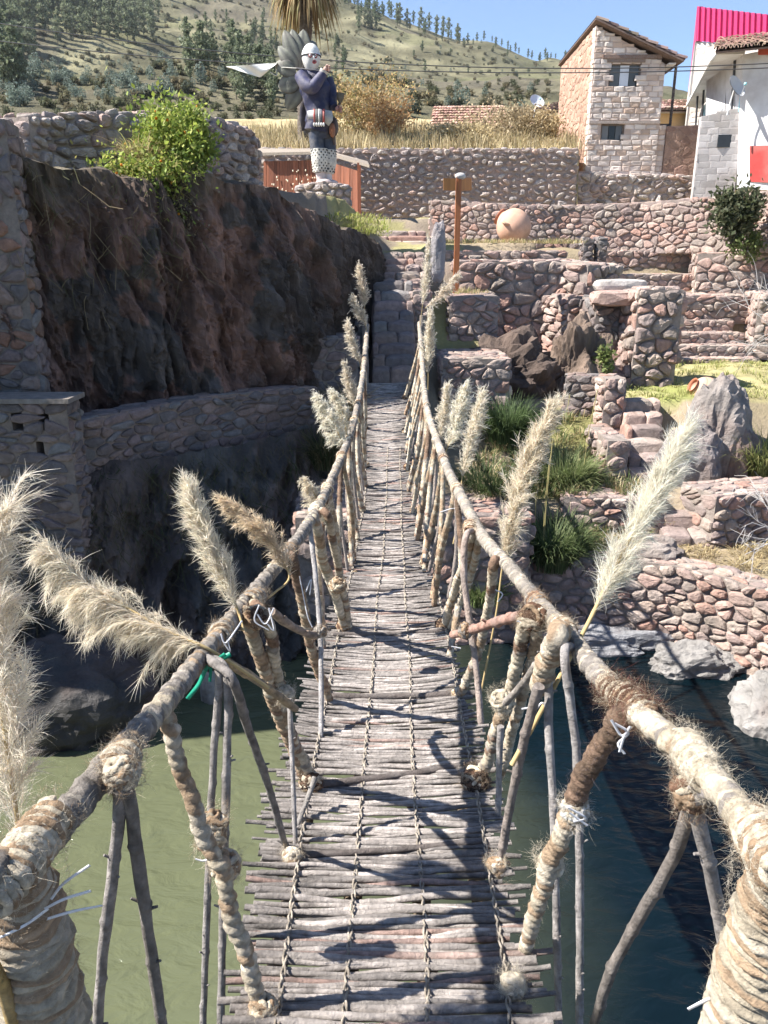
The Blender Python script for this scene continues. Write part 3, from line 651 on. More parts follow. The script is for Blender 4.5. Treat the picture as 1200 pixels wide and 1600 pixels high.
for pts in ([(715,960,-.03),(722,1070,-.05),(735,1160,-.06),(735,1250,-.06)], [(790,960,.06),(800,1070,.08),(800,1160,.08),(795,1250,.08)]):
    tube(mb, [q_(*p) for p in pts], [60*MPX,54*MPX,50*MPX,36*MPX], (.035,.045,.07), 14, .03)
mb.build('trousers', M['paint'], st)
mb = MB(); ell([(700,490),(690,530),(695,600),(712,700),(725,790),(735,880),(725,950)], [40,95,108,95,92,100,92], [45,85,95,85,85,92,85], (.022,.024,.06)); mb.build('jacket', M['paint'], st)
mb = MB(); tube(mb, [q_(605,545,-.25), q_(640,610,-.4), q_(690,625,-.5), q_(740,560,-.55), q_(765,525,-.55)], [52*MPX,50*MPX,46*MPX,38*MPX,28*MPX], (.045,.046,.1), 12, .03)
tube(mb, [q_(785,570,.1), q_(815,660,.1), q_(825,740,0), q_(840,775,-.1)], [45*MPX,45*MPX,38*MPX,28*MPX], (.022,.024,.06), 12, .03); mb.build('sleeve', M['paint'], st)
mb = MB(); tube(mb, [q_(755,535,-.55), q_(770,505,-.56)], [26*MPX,30*MPX], (.5,.46,.42), 10, .02); mb.build('cuff', M['paint'], st)
def hand(c, d, up, col):
    mb = MB(); c = np.array(c); d = np.array(d)/np.linalg.norm(d); up = np.array(up)/np.linalg.norm(up); s = np.cross(d, up)
    blob(mb, c, (.05,.05,.055), col, 2, .05)
    for k in range(4):
        b = c+d*.03+up*(.045-.03*k); tube(mb, [b, b+d*.06+s*.01, b+d*.075+s*.05, b+d*.04+s*.07], [.015,.014,.013,.01], col, 6, .012)
    tube(mb, [c+up*.03, c+up*.07+d*.03, c+up*.07+d*.06+s*.03], [.018,.016,.011], col, 6, .012)
    return mb.build('hand', M['paint'], st)
hand(q_(778,498,-.56), (1,0,.2), (0,-.3,1), (.5,.3,.24)); hand(q_(862,785,-.12), (1,0,-.1), (0,-.3,1), (.42,.2,.16))
mb = MB(); tube(mb, [q_(570,492,-.3), q_(690,505,-.5), q_(830,522,-.6)], .016, (.05,.05,.06), 8, .05); mb.build('staff', M['paint'], st)
# head: knitted white mask
c = q_(675,425,-.1); v, f = ico(4); v = v.copy(); r = np.array([64*MPX, 70*MPX, 88*MPX]); vv = v*r; vv[:, 0] *= 1-.18*np.clip(-v[:, 2], 0, 1); mb = MB(); mb.add(vv+np.array(c), f, (.62,.6,.57)); hd = mb.build('mask', M['paint'], st)
mb = MB(); v2 = v[:, :]*r*1.05; v2[:, 2] = np.maximum(v2[:, 2], .045)+.01; mb.add(v2+np.array(c), f, (.66,.65,.62)); mb.build('cap', M['paint'], st)
mb = MB(); th = np.linspace(0, 2*np.pi, 30); tube(mb, [c+Vector((math.cos(a)*r[0]*1.04, math.sin(a)*r[1]*1.04, .05)) for a in th], .014, (.03,.03,.04), 6, .03); mb.build('cap_band', M['paint'], st)
def onhead(dx, dz):
    x = dx/r[0]; z = dz/r[2]; y = -math.sqrt(max(0, 1-x*x-z*z)); return np.array((c.x+dx, c.y+y*r[1]*1.0, c.z+dz))
for dx, col in ((0.0, 1), (.115, 1)):
    p0 = onhead(dx, .02)
    mb = MB(); blob(mb, p0, (.045,.03,.05), (.3,.04,.05), 2, 0); blob(mb, p0+np.array((0,-.018,0)), (.026,.02,.03), (.8,.78,.75), 2, 0); blob(mb, p0+np.array((0,-.032,0)), (.014,.012,.015), (.02,.02,.02), 2, 0); mb.build('mask_eye', M['paint'], st)
p0 = onhead(.085, -.1); mb = MB(); blob(mb, p0, (.055,.03,.04), (.4,.06,.08), 2, 0); blob(mb, p0+np.array((0,-.02,0)), (.03,.02,.014), (.08,.02,.02), 2, 0); mb.build('mask_mouth', M['paint'], st)
p0 = onhead(.075, -.025); mb = MB(); blob(mb, p0, (.025,.045,.05), (.75,.72,.7), 2, 0); mb.build('mask_nose', M['paint'], st)
# leaf-like back feathers
for a, b_, w, dy in (((585,510),(485,228),52,.15),((600,480),(540,222),48,.2),((625,460),(620,225),54,.25),((670,420),(690,310),40,.3),((575,500),(445,345),50,.12),((565,530),(425,465),52,.1),((590,590),(448,630),62,.12),((600,620),(508,790),58,.15)):
    A = np.array(q_(*a, dy)); B = np.array(q_(*b_, dy+.15)); d = B-A; l = np.linalg.norm(d); d /= l; sd = np.cross(d, (0,1,0)); sd /= np.linalg.norm(sd); nr = np.cross(d, sd); ww = w*MPX
    u = np.linspace(0, 1, 14); th = np.linspace(0, 2*np.pi, 12, endpoint=False); prof = np.sin(np.pi*np.clip(u, .0, 1)**.75)**.6*ww+.01
    ctr = A+d*l*u[:, None]+nr*.12*np.sin(u*2.5)[:, None]
    vv = ctr[:, None]+prof[:, None, None]*(np.cos(th)[None, :, None]*sd)+(.012+.008*np.abs(np.sin(th*1))[None, :, None])*np.sin(th)[None, :, None]*nr
    mb = MB(); k = np.cos(th)[None, :]*np.ones(14)[:, None]; cc = np.where((np.abs(k[..., None]) > .8) | (np.abs(k[..., None]) < .12), np.array((.09,.09,.08)), np.array((.19,.19,.15)))
    mb.add(vv.reshape(-1, 3), gridf(14, 12, True), cc.reshape(-1, 3)); mb.build('back_feather', M['paint'], st)
mb = MB(); slab(mb, [q_(*p, .3) for p in ((575,520),(640,530),(690,900),(610,945),(590,860),(600,700))], (0,.06,0), (.03,.03,.05)); mb.build('cape', M['paint'], st)
# pennant: folded cloth
mb = MB(); nu, nv = 24, 12; v = np.zeros((nu, nv, 3))
for i in range(nu):
    for j in range(nv):
        u = i/(nu-1); w = j/(nv-1); top = np.array((430-u*368, 452+u*28)); bot = np.array((430-u*368, 455+104*u/.33 if u < .33 else 559-(u-.33)/.67*76))
        p = top*(1-w)+bot*w; v[i, j] = q_(p[0], p[1], .1+.06*math.sin(u*9+w*4))
v2 = v.copy(); v2[..., 1] += .012
f = gridf(nu, nv); mb.add(np.vstack([v.reshape(-1, 3), v2.reshape(-1, 3)]), np.vstack([f, f[:, ::-1]+nu*nv]), (.8,.79,.74)); mb.build('pennant', M['plaster'], st)
mb = MB(); tube(mb, [q_(380,520,.1), q_(425,545,.1), q_(440,490,.1), q_(570,492,-.1)], .012, (.5,.48,.42), 6, .03); mb.build('pennant_cord', M['paint'], st)
# sash, embroidered pouch, tassels, sword
mb = MB(); slab(mb, [q_(*p, -.42) for p in ((645,800),(735,785),(825,800),(830,860),(800,905),(745,860),(650,850))], (0,.1,0), (.42,.42,.42)); mb.build('sash', M['paint'], st)
for k in range(5):
    mb = MB(); x = 690+k*17; slab(mb, [q_(*p, -.5) for p in ((x,785),(x+15,785),(x+14,885),(x+1,885))], (0,.05,0), [(.35,.07,.06),(.1,.1,.1),(.5,.48,.45),(.08,.08,.1),(.35,.07,.06)][k])
    blob(mb, q_(x+7,898,-.49), (.028,.028,.045), (.6,.58,.55), 2, .05); mb.build('pouch_stripe', M['paint'], st)
mb = MB(); blob(mb, q_(842,915,-.1), (.1,.09,.2), (.07,.045,.04), 3, .1); blob(mb, q_(828,940,-.2), (.075,.06,.15), (.26,.1,.05), 3, .1); tube(mb, [q_(838,960,-.1), q_(840,1045,-.1)], [.05,.02], (.08,.05,.04), 8, .03); mb.build('hip_bag', M['paint'], st)
mb = MB(); tube(mb, [q_(866,790,-.12), q_(880,745,-.12), q_(884,735,-.12)], [.03,.03,.03], (.07,.06,.05), 8, .02); tube(mb, [q_(883,745,-.12), q_(885,700,-.12), q_(886,672,-.12)], [.03,.085,.095], (.09,.08,.06), 12, .02); mb.build('goblet', M['paint'], st)
# bell gaiters with rows of studs, shoes
for (pts, dy) in (([(735,1075),(740,1170),(742,1245)], -.06), ([(795,1085),(797,1170),(790,1250)], .08)):
    mb = MB(); tube(mb, [q_(*p, dy) for p in pts], [60*MPX,62*MPX,48*MPX], (.55,.52,.46), 16, .03)
    for a in range(9):
        for k in range(12):
            t = (a+.5)/9; th = 2*np.pi*(k+.5*(a % 2))/12; ctr = q_(pts[0][0]+(pts[-1][0]-pts[0][0])*t, pts[0][1]+(pts[-1][1]-pts[0][1])*t, dy)
            rr = (62-10*t)*MPX; dark = math.cos(th) > -.25
            blob(mb, (ctr.x+math.cos(th)*rr, ctr.y+math.sin(th)*rr, ctr.z), (.022,.022,.024), (.05,.05,.05) if dark else (.6,.58,.5), 1, 0)
    mb.build('gaiter', M['paint'], st)
    mb = MB(); e = pts[-1]; blob(mb, q_(e[0]+22, e[1]+70, dy-.12), (.2,.14,.075), (.55,.45,.42), 3, .06, 1.5, 1, .2, -.5); tube(mb, [q_(e[0], e[1], dy), q_(e[0]+6, e[1]+62, dy)], [.12,.1], (.6,.52,.5), 10, .03); mb.build('shoe', M['paint'], st)
# timber shed
sh = thing('timber_shed', 'reddish brown plank shed with lean-to roof behind the statue', 'shed', P(490,330,29.5))
def plankwall(pts_top, pts_bot, n, seed, dots=False):
    rng = np.random.default_rng(seed); mb = MB(); A, B = [np.array(k) for k in pts_top]; C_, D = [np.array(k) for k in pts_bot]
    for i in range(n):
        a, b = i/n, (i+.93)/n; t0, t1 = A+(B-A)*a, A+(B-A)*b; b0, b1 = C_+(D-C_)*a, C_+(D-C_)*b
        nr = np.cross(b1-b0, t0-b0); nr /= np.linalg.norm(nr); off = nr*rng.uniform(0, .02)
        slab(mb, [t0+off, t1+off, b1+off, b0+off], -nr*.04, np.array((.21,.072,.036))*rng.uniform(.65, 1.2))
    return mb
Y1 = 29.5
plankwall([P(412,252,Y1+.6), P(505,250,Y1)], [P(412,335,Y1+.6), P(505,340,Y1)], 22, 1).build('plank_wall', M['plank'], sh, False)
plankwall([P(505,250,Y1), P(562,268,Y1-1.2)], [P(505,340,Y1), P(560,340,Y1-1.2)], 12, 2).build('plank_wall', M['plank'], sh, False)
mb = MB(); slab(mb, [P(404,243,Y1+.4), P(506,241,Y1-.25), P(577,262,Y1-1.6), P(574,256,Y1+1.5), P(500,236,Y1+3), P(404,236,Y1+3)], (0,0,.09), (.3,.25,.2)); mb.build('roof', M['wood'], sh, False)
for px in (505, 561):
    mb = MB(); q = P(px, 262, Y1-.1 if px < 550 else Y1-1.25); box(mb, (q.x-.06,q.y-.06,.9), (q.x+.06,q.y+.06,q.z+.15), (.3,.1,.05)); mb.build('corner_post', M['plank'], sh, False)
mb = MB()
rr = np.random.default_rng(4)
for k in range(60):
    px = rr.uniform(420, 495); py = rr.uniform(262, 330); t = (px-412)/93; q = P(px, py, Y1+.6-.6*t-.07); blob(mb, q, (.028,.015,.03*rr.uniform(.7,1.6)), (.75,.65,.5), 1, .2)
mb.build('paint_flecks', M['plaster'], sh)
# palm with skirt of dead fronds
pt = P(474,200,36.5); palm = thing('palm_tree', 'palm tree with hanging skirt of dry brown fronds behind the statue', 'palm tree', (pt.x, 36.5, 4.4))
mb = MB(); tube(mb, [(pt.x,36.5,4.0), P(475,140,36.5), P(478,40,36.5), P(478,-20,36.5)], [.3,.27,.25,.28], (.1,.08,.065), 14, .06, mod=lambda s, t: 1+.12*np.sin(s*50)+.05*np.sin(t*4+s*9)); mb.build('trunk', M['wood'], palm)
rr = np.random.default_rng(8)
def frond_strip(mb, base, dirv, L, droop, w, col):
    n = 9; t = np.linspace(0, 1, n); d = np.array(dirv, float); side = np.cross(d, (0,0,1.)); side /= np.linalg.norm(side)+1e-9
    p = np.array(base)+d*L*t[:, None]*(1-.35*t[:, None])+np.array((0,0,-1.))*droop*(t[:, None]**2); ww = w*(np.sin(np.pi*np.clip(t*.9+.1, 0, 1))+.05)[:, None]
    v = np.stack([p-side*ww, p+side*ww], 1); mb.add(v.reshape(-1, 3), gridf(n, 2), col)
crown = P(478,-18,36.5)
for layer in range(110):
    a = rr.uniform(0, 2*np.pi); dead = layer < 80
    mb = MB() if layer in (0, 80) else mb
    for k in range(9):
        aa = a+rr.uniform(-.12, .12); el = rr.uniform(-.3, .3) if dead else rr.uniform(.2, .9)
        dv = (math.cos(aa)*math.cos(el), math.sin(aa)*math.cos(el), math.sin(el))
        base = np.array(crown)+np.array((0,0,rr.uniform(.0,.7) if dead else .6))
        colr = np.array([(.32,.22,.11),(.2,.14,.075),(.4,.3,.17),(.28,.25,.12)][rr.integers(4)] if dead else (.2,.24,.08))*rr.uniform(.7, 1.15)
        frond_strip(mb, base, dv, 1.58*rr.uniform(.9,1.7), 1.58*(rr.uniform(.6,1.25) if dead else rr.uniform(.2,.6)), rr.uniform(.022,.052), colr)
    if layer == 79: mb.build('dry_frond_skirt', M['drygrass'], palm)
    if layer == 109: mb.build('crown', M['leaf'], palm)
# sign post
q0 = P(712,457,17.4); q1 = P(715,277,17.4); sg = thing('wooden_signpost', 'tall reddish wooden signpost with two angled boards', 'signpost', q0)
mb = MB(); d = .055; slab(mb, [(q0.x-d,17.4-d,q0.z-.3),(q0.x+d,17.4-d,q0.z-.3),(q0.x+d,17.4+d,q0.z-.3),(q0.x-d,17.4+d,q0.z-.3)], (.0,.0,q1.z-q0.z+.3), (.36,.13,.05)); mb.build('post', M['plank'], sg, False)
mb = MB(); a, b = P(693,278,17.25), P(712,279,17.33); slab(mb, [a, b, P(712,298,17.33), P(693,297,17.25)], (-.0,.05,0), (.4,.17,.05)); mb.build('board', M['plank'], sg, False)
mb = MB(); a, b = P(716,279,17.33), P(736,278,17.75); slab(mb, [a, b, P(736,297,17.75), P(716,298,17.33)], (.02,.05,0), (.4,.17,.05)); mb.build('board', M['plank'], sg, False)
mb = MB(); blob(mb, (q1.x+.06, 17.4, q1.z+.02), (.12,.1,.07), (.5,.48,.46), 2, .1); mb.build('cap_stone', M['stone'], sg)
# clay jars
def jar(label, c, r, tilt, az, grp):
    o = thing('clay_jar', label, 'jar', c, grp)
    prof = [(0,-1.0),(.35,-.96),(.68,-.75),(.92,-.38),(1.0,0),(.95,.35),(.78,.66),(.5,.88),(.42,.95),(.43,1.03),(.5,1.1),(.47,1.11),(.38,1.02),(.36,.9),(.2,.7)]
    q, s = crpath([(a, 0, b) for a, b in prof], .06); th = np.linspace(0, 2*np.pi, 40, endpoint=False)
    v = np.stack([q[:, 0][:, None]*np.cos(th), q[:, 0][:, None]*np.sin(th), np.repeat(q[:, 2][:, None], 40, 1)], -1).reshape(-1, 3)*r
    mt = np.array(Matrix.Rotation(az, 3, 'Z') @ Matrix.Rotation(tilt, 3, 'Y')); v = v@mt.T
    rim = np.repeat(q[:, 2] > .93, 40); band = np.repeat((np.abs(q[:, 2]-.62) < .03), 40)
    cc = np.where(rim[:, None], np.array((.36,.13,.07)), np.array((.56,.34,.24))); cc = np.where(band[:, None], np.array((.42,.22,.15)), cc)
    mb = MB(); mb.add(v+np.array(c), gridf(len(q), 40, True), cc); mb.build('jar_body', M['clay'], o)
    for s_ in (-1, 1):
        mb = MB(); pts = [np.array(k)*r@mt.T+np.array(c) for k in ((.15, s_*.93, -.1), (.12, s_*1.13, .05), (.1, s_*1.12, .22), (.05, s_*.86, .38))]
        tube(mb, pts, r*.07, (.5,.3,.2), 8, .02); mb.build('handle', M['clay'], o)
    return o
q = P(802,371,21.3); jar('round terracotta jar tipped on its side below the long wall', (q.x,21.3,.42+.42), .44, R(-58), R(-35), None)
q = P(1103,606,14.6); jar('terracotta jar half hidden behind the pointed grey rock', (q.x,14.6,q.z-.08), .28, R(-62), R(5), None)
# ---------------------------------------------------------------- houses
HY = 35.5
def hx(px, Y=HY): return XY(px, 200, Y)[0]
h = thing('adobe_house', 'two storey whitewashed adobe brick house with sagging tile roof', 'house', P(960,300,HY))
xl, xr = hx(920), hx(1030); zb = 2.2; zt = lambda px, py: ZZ(px, py, HY)
eaveL, apex, eaveR = zt(908,60), zt(936,40), zt(1030,100)
WP = [tuple(np.array(k_)*np.array((1,.94,.89))) for k_ in [(.66,.6,.565),(.7,.64,.6),(.62,.55,.51),(.68,.63,.59),(.69,.63,.59),(.72,.67,.63),(.6,.52,.47),(.53,.42,.35)]]
zc = zt(950,192); 
w1 = (hx(945)-xl, hx(994)-xl, zt(970,137), zt(970,98)); w2 = (hx(939)-xl, hx(976)-xl, zt(960,222), zt(960,193))
mb = MB(); wall_geo(mb, [(xl,HY),(xr,HY)], zb, [apex, eaveR], .45, .3, h=.03, gap=.034, seed=101, pal=WP, mort=(.4,.31,.26), rounds=0, ends=(1,1), top=False, brick=(.42,.2), openings=(w2, w1), rough=.6)
mb.build('front_wall', M['plaster'], h, False)
mb = MB(); wall_geo(mb, [(xl-.0,HY+6.4),(xl,HY+.455)], zb, [apex-.1, apex], .45, .45, h=.03, gap=.012, seed=102, pal=[(.42,.275,.205),(.45,.3,.23),(.39,.25,.19)], mort=(.34,.23,.175), ends=(0,0), top=False, rough=.6)
mb.build('adobe_side_wall', M['adobe'], h, False)
box_ = MB(); box(box_, (xl+.46,HY+.46,zb), (xr-.1,HY+6.2,eaveR-.6), (.4,.3,.24)); slab(box_, [(xl+.46,HY+.47,eaveR-.61),(xr-.1,HY+.47,eaveR-.61),(xr-.1,HY+.47,eaveR-.1),(xl+.46,HY+.47,apex-.1)], (0,5.7,0), (.4,.3,.24)); box_.build('rear_wall', M['adobe'], h, False)
def winset(o, w, shutters, Y, x0):
    a, b, c, d = x0+w[0], x0+w[1], w[2], w[3]
    mb = MB(); t = .07
    box(mb, (a,Y+.08,c), (b,Y+.2,c+t), (.16,.12,.1)); box(mb, (a,Y+.08,d-t), (b,Y+.2,d), (.16,.12,.1)); box(mb, (a,Y+.08,c+t), (a+t,Y+.2,d-t), (.16,.12,.1)); box(mb, (b-t,Y+.08,c+t), (b,Y+.2,d-t), (.16,.12,.1))
    wo_ = mb.build('window', M['wood'], o, False)
    mb = MB(); n = len(shutters); wv = (b-a-2*t)/n
    for i, colr in enumerate(shutters): box(mb, (a+t+i*wv+.012,Y+.12,c+t), (a+t+(i+1)*wv-.012,Y+.16,d-t), colr)
    mb.build('pane', M['dark'], wo_, False)
    mb = MB(); box(mb, (a,Y+.3,c), (b,Y+.34,d), (.02,.018,.016)); mb.build('dark_interior', M['adobe'], wo_, False)
    mb = MB(); box(mb, (a-.12,Y-.05,d+.003), (b+.12,Y+.1,d+.14), (.24,.17,.13)); mb.build('lintel', M['wood'], wo_, False)
winset(h, w1, [(.1,.1,.095),(.62,.63,.66),(.07,.07,.065)], HY, xl); winset(h, w2, [(.16,.15,.14),(.015,.014,.013),(.1,.095,.09)], HY, xl)
# beam across front, stone base, roof with tiles
mb = MB(); z = zt(950,88); box(mb, (hx(933),HY-.07,z-.09), (hx(1023),HY+.02,z+.05), (.22,.15,.12)); z = zt(950,191); box(mb, (xl,HY-.06,z-.06), (xr,HY+.03,z+.05), (.4,.33,.29)); mb.build('timber_beam', M['wood'], h, False)
def tileroof(mb, A, B, C_, D, nu, nv, seed, rad=.11, col=(.3,.2,.16)):
    """A,B along the eave... A->B eave, D->C ridge; rows of half-round tiles running A->D"""
    rng = np.random.default_rng(seed); A, B, C_, D = [np.array(tuple(k), float) for k in (A, B, C_, D)]
    nr = np.cross(B-A, D-A); nr /= np.linalg.norm(nr); nr = nr if nr[2] > 0 else -nr
    for i in range(nu):
        a = (i+.5)/nu; p0 = A+(B-A)*a; p1 = D+(C_-D)*a
        sd = (B-A)/np.linalg.norm(B-A); dd = (p1-p0)
        for j in range(nv):
            t0, t1 = (j-.15)/nv, (j+1)/nv
            s0 = p0+dd*t0+nr*(.03+rng.uniform(0,.05))+sd*rng.uniform(-.04,.04); s1 = p0+dd*t1+nr*.0+sd*rng.uniform(-.03,.03)
            th = np.linspace(0, np.pi, 7); cc = np.array(col)*rng.uniform(.6, 1.35)*np.array((1, rng.uniform(.9, 1.1), 1))
            r0 = rad*1.08; r1 = rad*.9
            v0 = s0+np.cos(th)[:, None]*sd*r0+np.sin(th)[:, None]*nr*r0; v1 = s1+np.cos(th)[:, None]*sd*r1+np.sin(th)[:, None]*nr*r1
            mb.add(np.vstack([v0, v1, v0*.0+s0-nr*.0+np.cos(th)[:, None]*sd*r0*.8+np.sin(th)[:, None]*nr*r0*.75]), np.vstack([gridf(2, 7), np.array([(k, k+1, 15+k, 14+k) for k in range(6)])]), cc)
    th_ = nr*.06
    slab(mb, [A-nr*.02, B-nr*.02, C_-nr*.02, D-nr*.02], -th_, (.17,.12,.1))
mb = MB()
Yf, Yb = HY-.55, HY+6.6
ra = P(937,34,Yf); rl = P(870,94,Yb)
R0 = Vector((xl-.1,Yf+.2,apex+.2)); R1 = Vector((xl-.1,Yb,apex+.06)); E0 = Vector((P(1070,93,Yf).x,Yf,P(1070,93,Yf).z)); E1 = Vector((E0.x,Yb,E0.z-.05)); L0 = Vector((xl-.3,Yf,eaveL+.12)); L1 = Vector((xl-.3,Yb,eaveL-.05))
tileroof(mb, E1, E0, R0, R1, 26, 9, 5, .13, (.2,.15,.125)); mb.build('tile_roof', M['tile'], h, False)
mb = MB(); wall_geo(mb, [(xl-.55,HY-.5),(xl-.1,HY-.28),(hx(1095),HY-.25)], 1.2, [zt(905,272),zt(940,272),zt(1095,276)], .6, .42, h=.16, gap=.06, seed=103, pal=COBB+[(.48,.42,.38)], rounds=2, mort=(.4,.31,.27)); mb.build('cobble_base', M['stone'], h, False)
mb = MB(); wall_geo(mb, [(xr+.01,HY+.12),(hx(1042),HY+.12)], 2.2, [zt(1030,195)]*2, .4, .35, h=.03, gap=.03, seed=104, pal=WP, mort=(.45,.34,.28), brick=(.42,.2), rounds=0, top=False); mb.build('annex_wall', M['plaster'], h, False)
for px, Y in ((1047,HY+.2),(1026,HY+3.0)):
    mb = MB(); a = P(px,195,Y); tube(mb, [(a.x,Y,a.z-.2),(a.x,Y,E0.z-.1)], .06, (.06,.05,.05), 8, .2); mb.build('balcony_post', M['wood'], h, False)
mb = MB(); a = P(1024,192,HY+.1); box(mb, (xr+.02,HY+.3,a.z-.2), (hx(1052),HY+4,a.z), (.16,.12,.1)); mb.build('balcony_floor', M['wood'], h, False)
mb = MB(); a = P(1020,110,HY+.3); box(mb, (xr+.03,HY-.3,E0.z-.12), (E0.x-.25,HY+6,E0.z-.06), (.62,.58,.53)); mb.build('ceiling_board', M['plaster'], h, False)
tag(None or (lambda m_: (wall_geo(m_, [(hx(1043),HY+.05),(hx(1096),HY+.05)], 2.2, [zt(1043,197),zt(1096,195)], .5, .5, h=.02, gap=.01, seed=105, pal=[(.3,.19,.15),(.33,.22,.17)], mort=(.3,.2,.155), rough=.5), m_.build('mud_wall', M['adobe'], None, False))[1])(MB()), 'plain reddish mud wall between the adobe house and grey block wall', 'wall')
# neighbouring block wall + white house with blue balcony + pink metal loft
nb = thing('white_house', 'white and pale blue house with long balcony and red panel at right edge', 'house', P(1160,300,34))
BY = 33.6
def bxp(px, Y=BY): return XY(px, 200, Y)[0]
mb = MB(); wall_geo(mb, [(bxp(1094),BY),(bxp(1157),BY-.2)], 1.6, [ZZ(1097,182,BY),ZZ(1155,168,BY)], .3, .3, h=.008, gap=.012, seed=110, pal=[(.46,.43,.41),(.41,.385,.37),(.5,.47,.455)], mort=(.42,.385,.37), brick=(.5,.24), rounds=0, rough=.3); mb.build('block_wall', M['plaster'], nb, False)
mb = MB(); a = P(1126,217,BY-.35); box(mb, (a.x-.02,BY-.16,a.z-.28), (a.x+.5,BY-.1,a.z+.18), (.03,.03,.03)); mb.build('vent_opening', M['dark'], nb, False)
mb = MB(); slab(mb, [P(1154,295,BY-.4), P(1290,300,BY-2.5), P(1290,60,BY-2.5), P(1161,85,BY-.4)], (.4,4.5,0), (.66,.65,.66)); mb.build('gable_wall', M['plaster'], nb, False)
mb = MB(); slab(mb, [P(1172,284,BY-.72), P(1260,288,BY-2.2), P(1260,226,BY-2.2), P(1172,228,BY-.72)], (0,.04,0), (.4,.06,.055)); mb.build('red_panel', M['plaster'], nb, False)
mb = MB(); slab(mb, [P(1186,85,BY-1.0), P(1270,85,BY-2.4), P(1270,70,BY-2.4), P(1186,72,BY-1.0)], (0,.08,0), (.5,.1,.06)); mb.build('red_fascia', M['plaster'], nb, False)
mb = MB(); slab(mb, [P(1154,175,BY-.2), P(1162,86,BY-.3), P(1100,165,BY+9), P(1098,182,BY+9)], (.5,.1,0), (.38,.66,.75)); mb.build('blue_side_wall', M['plaster'], nb, False)
mb = MB(); slab(mb, [P(1120,85,BY-.6), P(1164,84,BY-.6), P(1094,170,BY+10), P(1072,166,BY+10)], (0,0,.15), (.72,.72,.7)); mb.build('soffit', M['plaster'], nb, False)
mb = MB(); slab(mb, [P(1110,95,BY-.65), P(1120,82,BY-.65), P(1076,162,BY+10), P(1071,168,BY+10)], (.08,0,0.02), (.62,.62,.6)); mb.build('fascia', M['plaster'], nb, False)
mb = MB(); slab(mb, [P(1112,192,BY+.3), P(1128,170,BY+.3), P(1092,196,BY+8), P(1080,208,BY+8)], (.1,0,0), (.68,.68,.67)); mb.build('balcony_front', M['plaster'], nb, False)
for k, t in enumerate(np.linspace(0, 1, 7)):
    Y = BY+.4+t*6.5; px = 1148-t*58; a = P(px, 95+t*55, Y); b_ = P(px-6+t*3, 190+t*6, Y); mb = MB(); tube(mb, [b_, a], .05, (.05,.05,.055), 8, .2); mb.build('balcony_post', M['metal'], nb)
mb = MB(); tileroof(mb, P(1118,80,BY-1.0), P(1300,62,BY-3.0), P(1300,44,BY+1.5), P(1122,64,BY+2.5), 26, 6, 9, .13, (.42,.29,.23)); mb.build('tile_roof', M['tile'], nb, False)
pk = thing('pink_metal_loft', 'concrete block building topped with bright pink corrugated metal', 'building', P(1140,200,44))
PY = 44
A_, B_ = P(1090,10,PY), P(1420,48,PY-7); A2, B2 = P(1088,64,PY), P(1420,92,PY-7)
n = 400; t = np.linspace(0, 1, n); A_, B_, A2, B2 = [np.array(k) for k in (A_, B_, A2, B2)]
dd = (B_-A_); nrm_ = np.array((dd[1], -dd[0], 0)); nrm_ /= np.linalg.norm(nrm_); cor = (.05*np.sign(np.sin(t*2*np.pi*34))*np.minimum(1, 3*np.abs(np.sin(t*2*np.pi*34))))[:, None]*nrm_
mb = MB(); v = np.stack([A_+(B_-A_)*t[:, None]+cor, A2+(B2-A2)*t[:, None]+cor], 1); mb.add(v.reshape(-1, 3), gridf(n, 2), (.52,.028,.125))
C2 = P(1074,160,PY+16); C1 = P(1081,140,PY+16)
v3 = [A_-np.array((.02,0,0)), A2-np.array((.02,0,0)), np.array(P(1074,150,PY+14)), np.array(P(1078,118,PY+14))]; slab(mb, v3, (.3,0,0), (.56,.035,.15)); mb.build('pink_cladding', M['metal'], pk, False)
mb = MB(); wall_geo(mb, [A2[:2]+nrm_[:2]*-.1, B2[:2]+nrm_[:2]*-.1], 1.5, [A2[2]-.01, B2[2]-.01], .4, .3, h=.02, gap=.03, seed=120, pal=[(.6,.54,.48),(.56,.5,.45)], mort=(.42,.38,.34), brick=(.55,.26), rounds=0, top=False); mb.build('block_wall', M['plaster'], pk, False)
mb = MB(); slab(mb, [(A2[0]-.02,A2[1]+.1,1.5), (A2[0]-.02,A2[1]+.1,A2[2]-.02), tuple(P(1073,158,PY+14)), (P(1073,158,PY+14).x,PY+14,1.5)], (.3,0,0), (.5,.46,.42)); mb.build('side_wall', M['plaster'], pk, False)
# houses further back
bh = thing('ochre_house', 'small ochre house with clay tile roof glimpsed behind the balcony', 'house', P(1050,190,52))
mb = MB(); a = P(1020,175,52); b_ = P(1085,200,52); box(mb, (a.x,52,2.5), (b_.x,56,a.z), (.6,.4,.2)); mb.build('wall', M['plaster'], bh, False)
mb = MB(); a = P(1015,172,51.5); b_ = P(1090,172,51.5); box(mb, (a.x,51.7,a.z-.1), (b_.x,56,a.z+.25), (.72,.68,.6)); mb.build('fascia', M['plaster'], bh, False)
mb = MB(); tileroof(mb, P(1012,173,51.3), P(1092,173,51.3), P(1088,159,55), P(1016,159,55), 16, 6, 12, .15, (.42,.3,.25)); mb.build('tile_roof', M['tile'], bh, False)
lh = thing('low_tiled_house', 'low house with reddish tile roof half hidden by dry bushes', 'house', P(740,200,48))
mb = MB(); tileroof(mb, P(672,207,46), P(800,204,46), P(786,168,50), P(678,169,50), 26, 9, 13, .14, (.4,.25,.19)); mb.build('tile_roof', M['tile'], lh, False)
mb = MB(); a = P(685,200,47); b_ = P(790,200,47); box(mb, (a.x,47,3.5), (b_.x,51,P(740,192,47).z), (.4,.27,.2)); mb.build('wall', M['adobe'], lh, False)
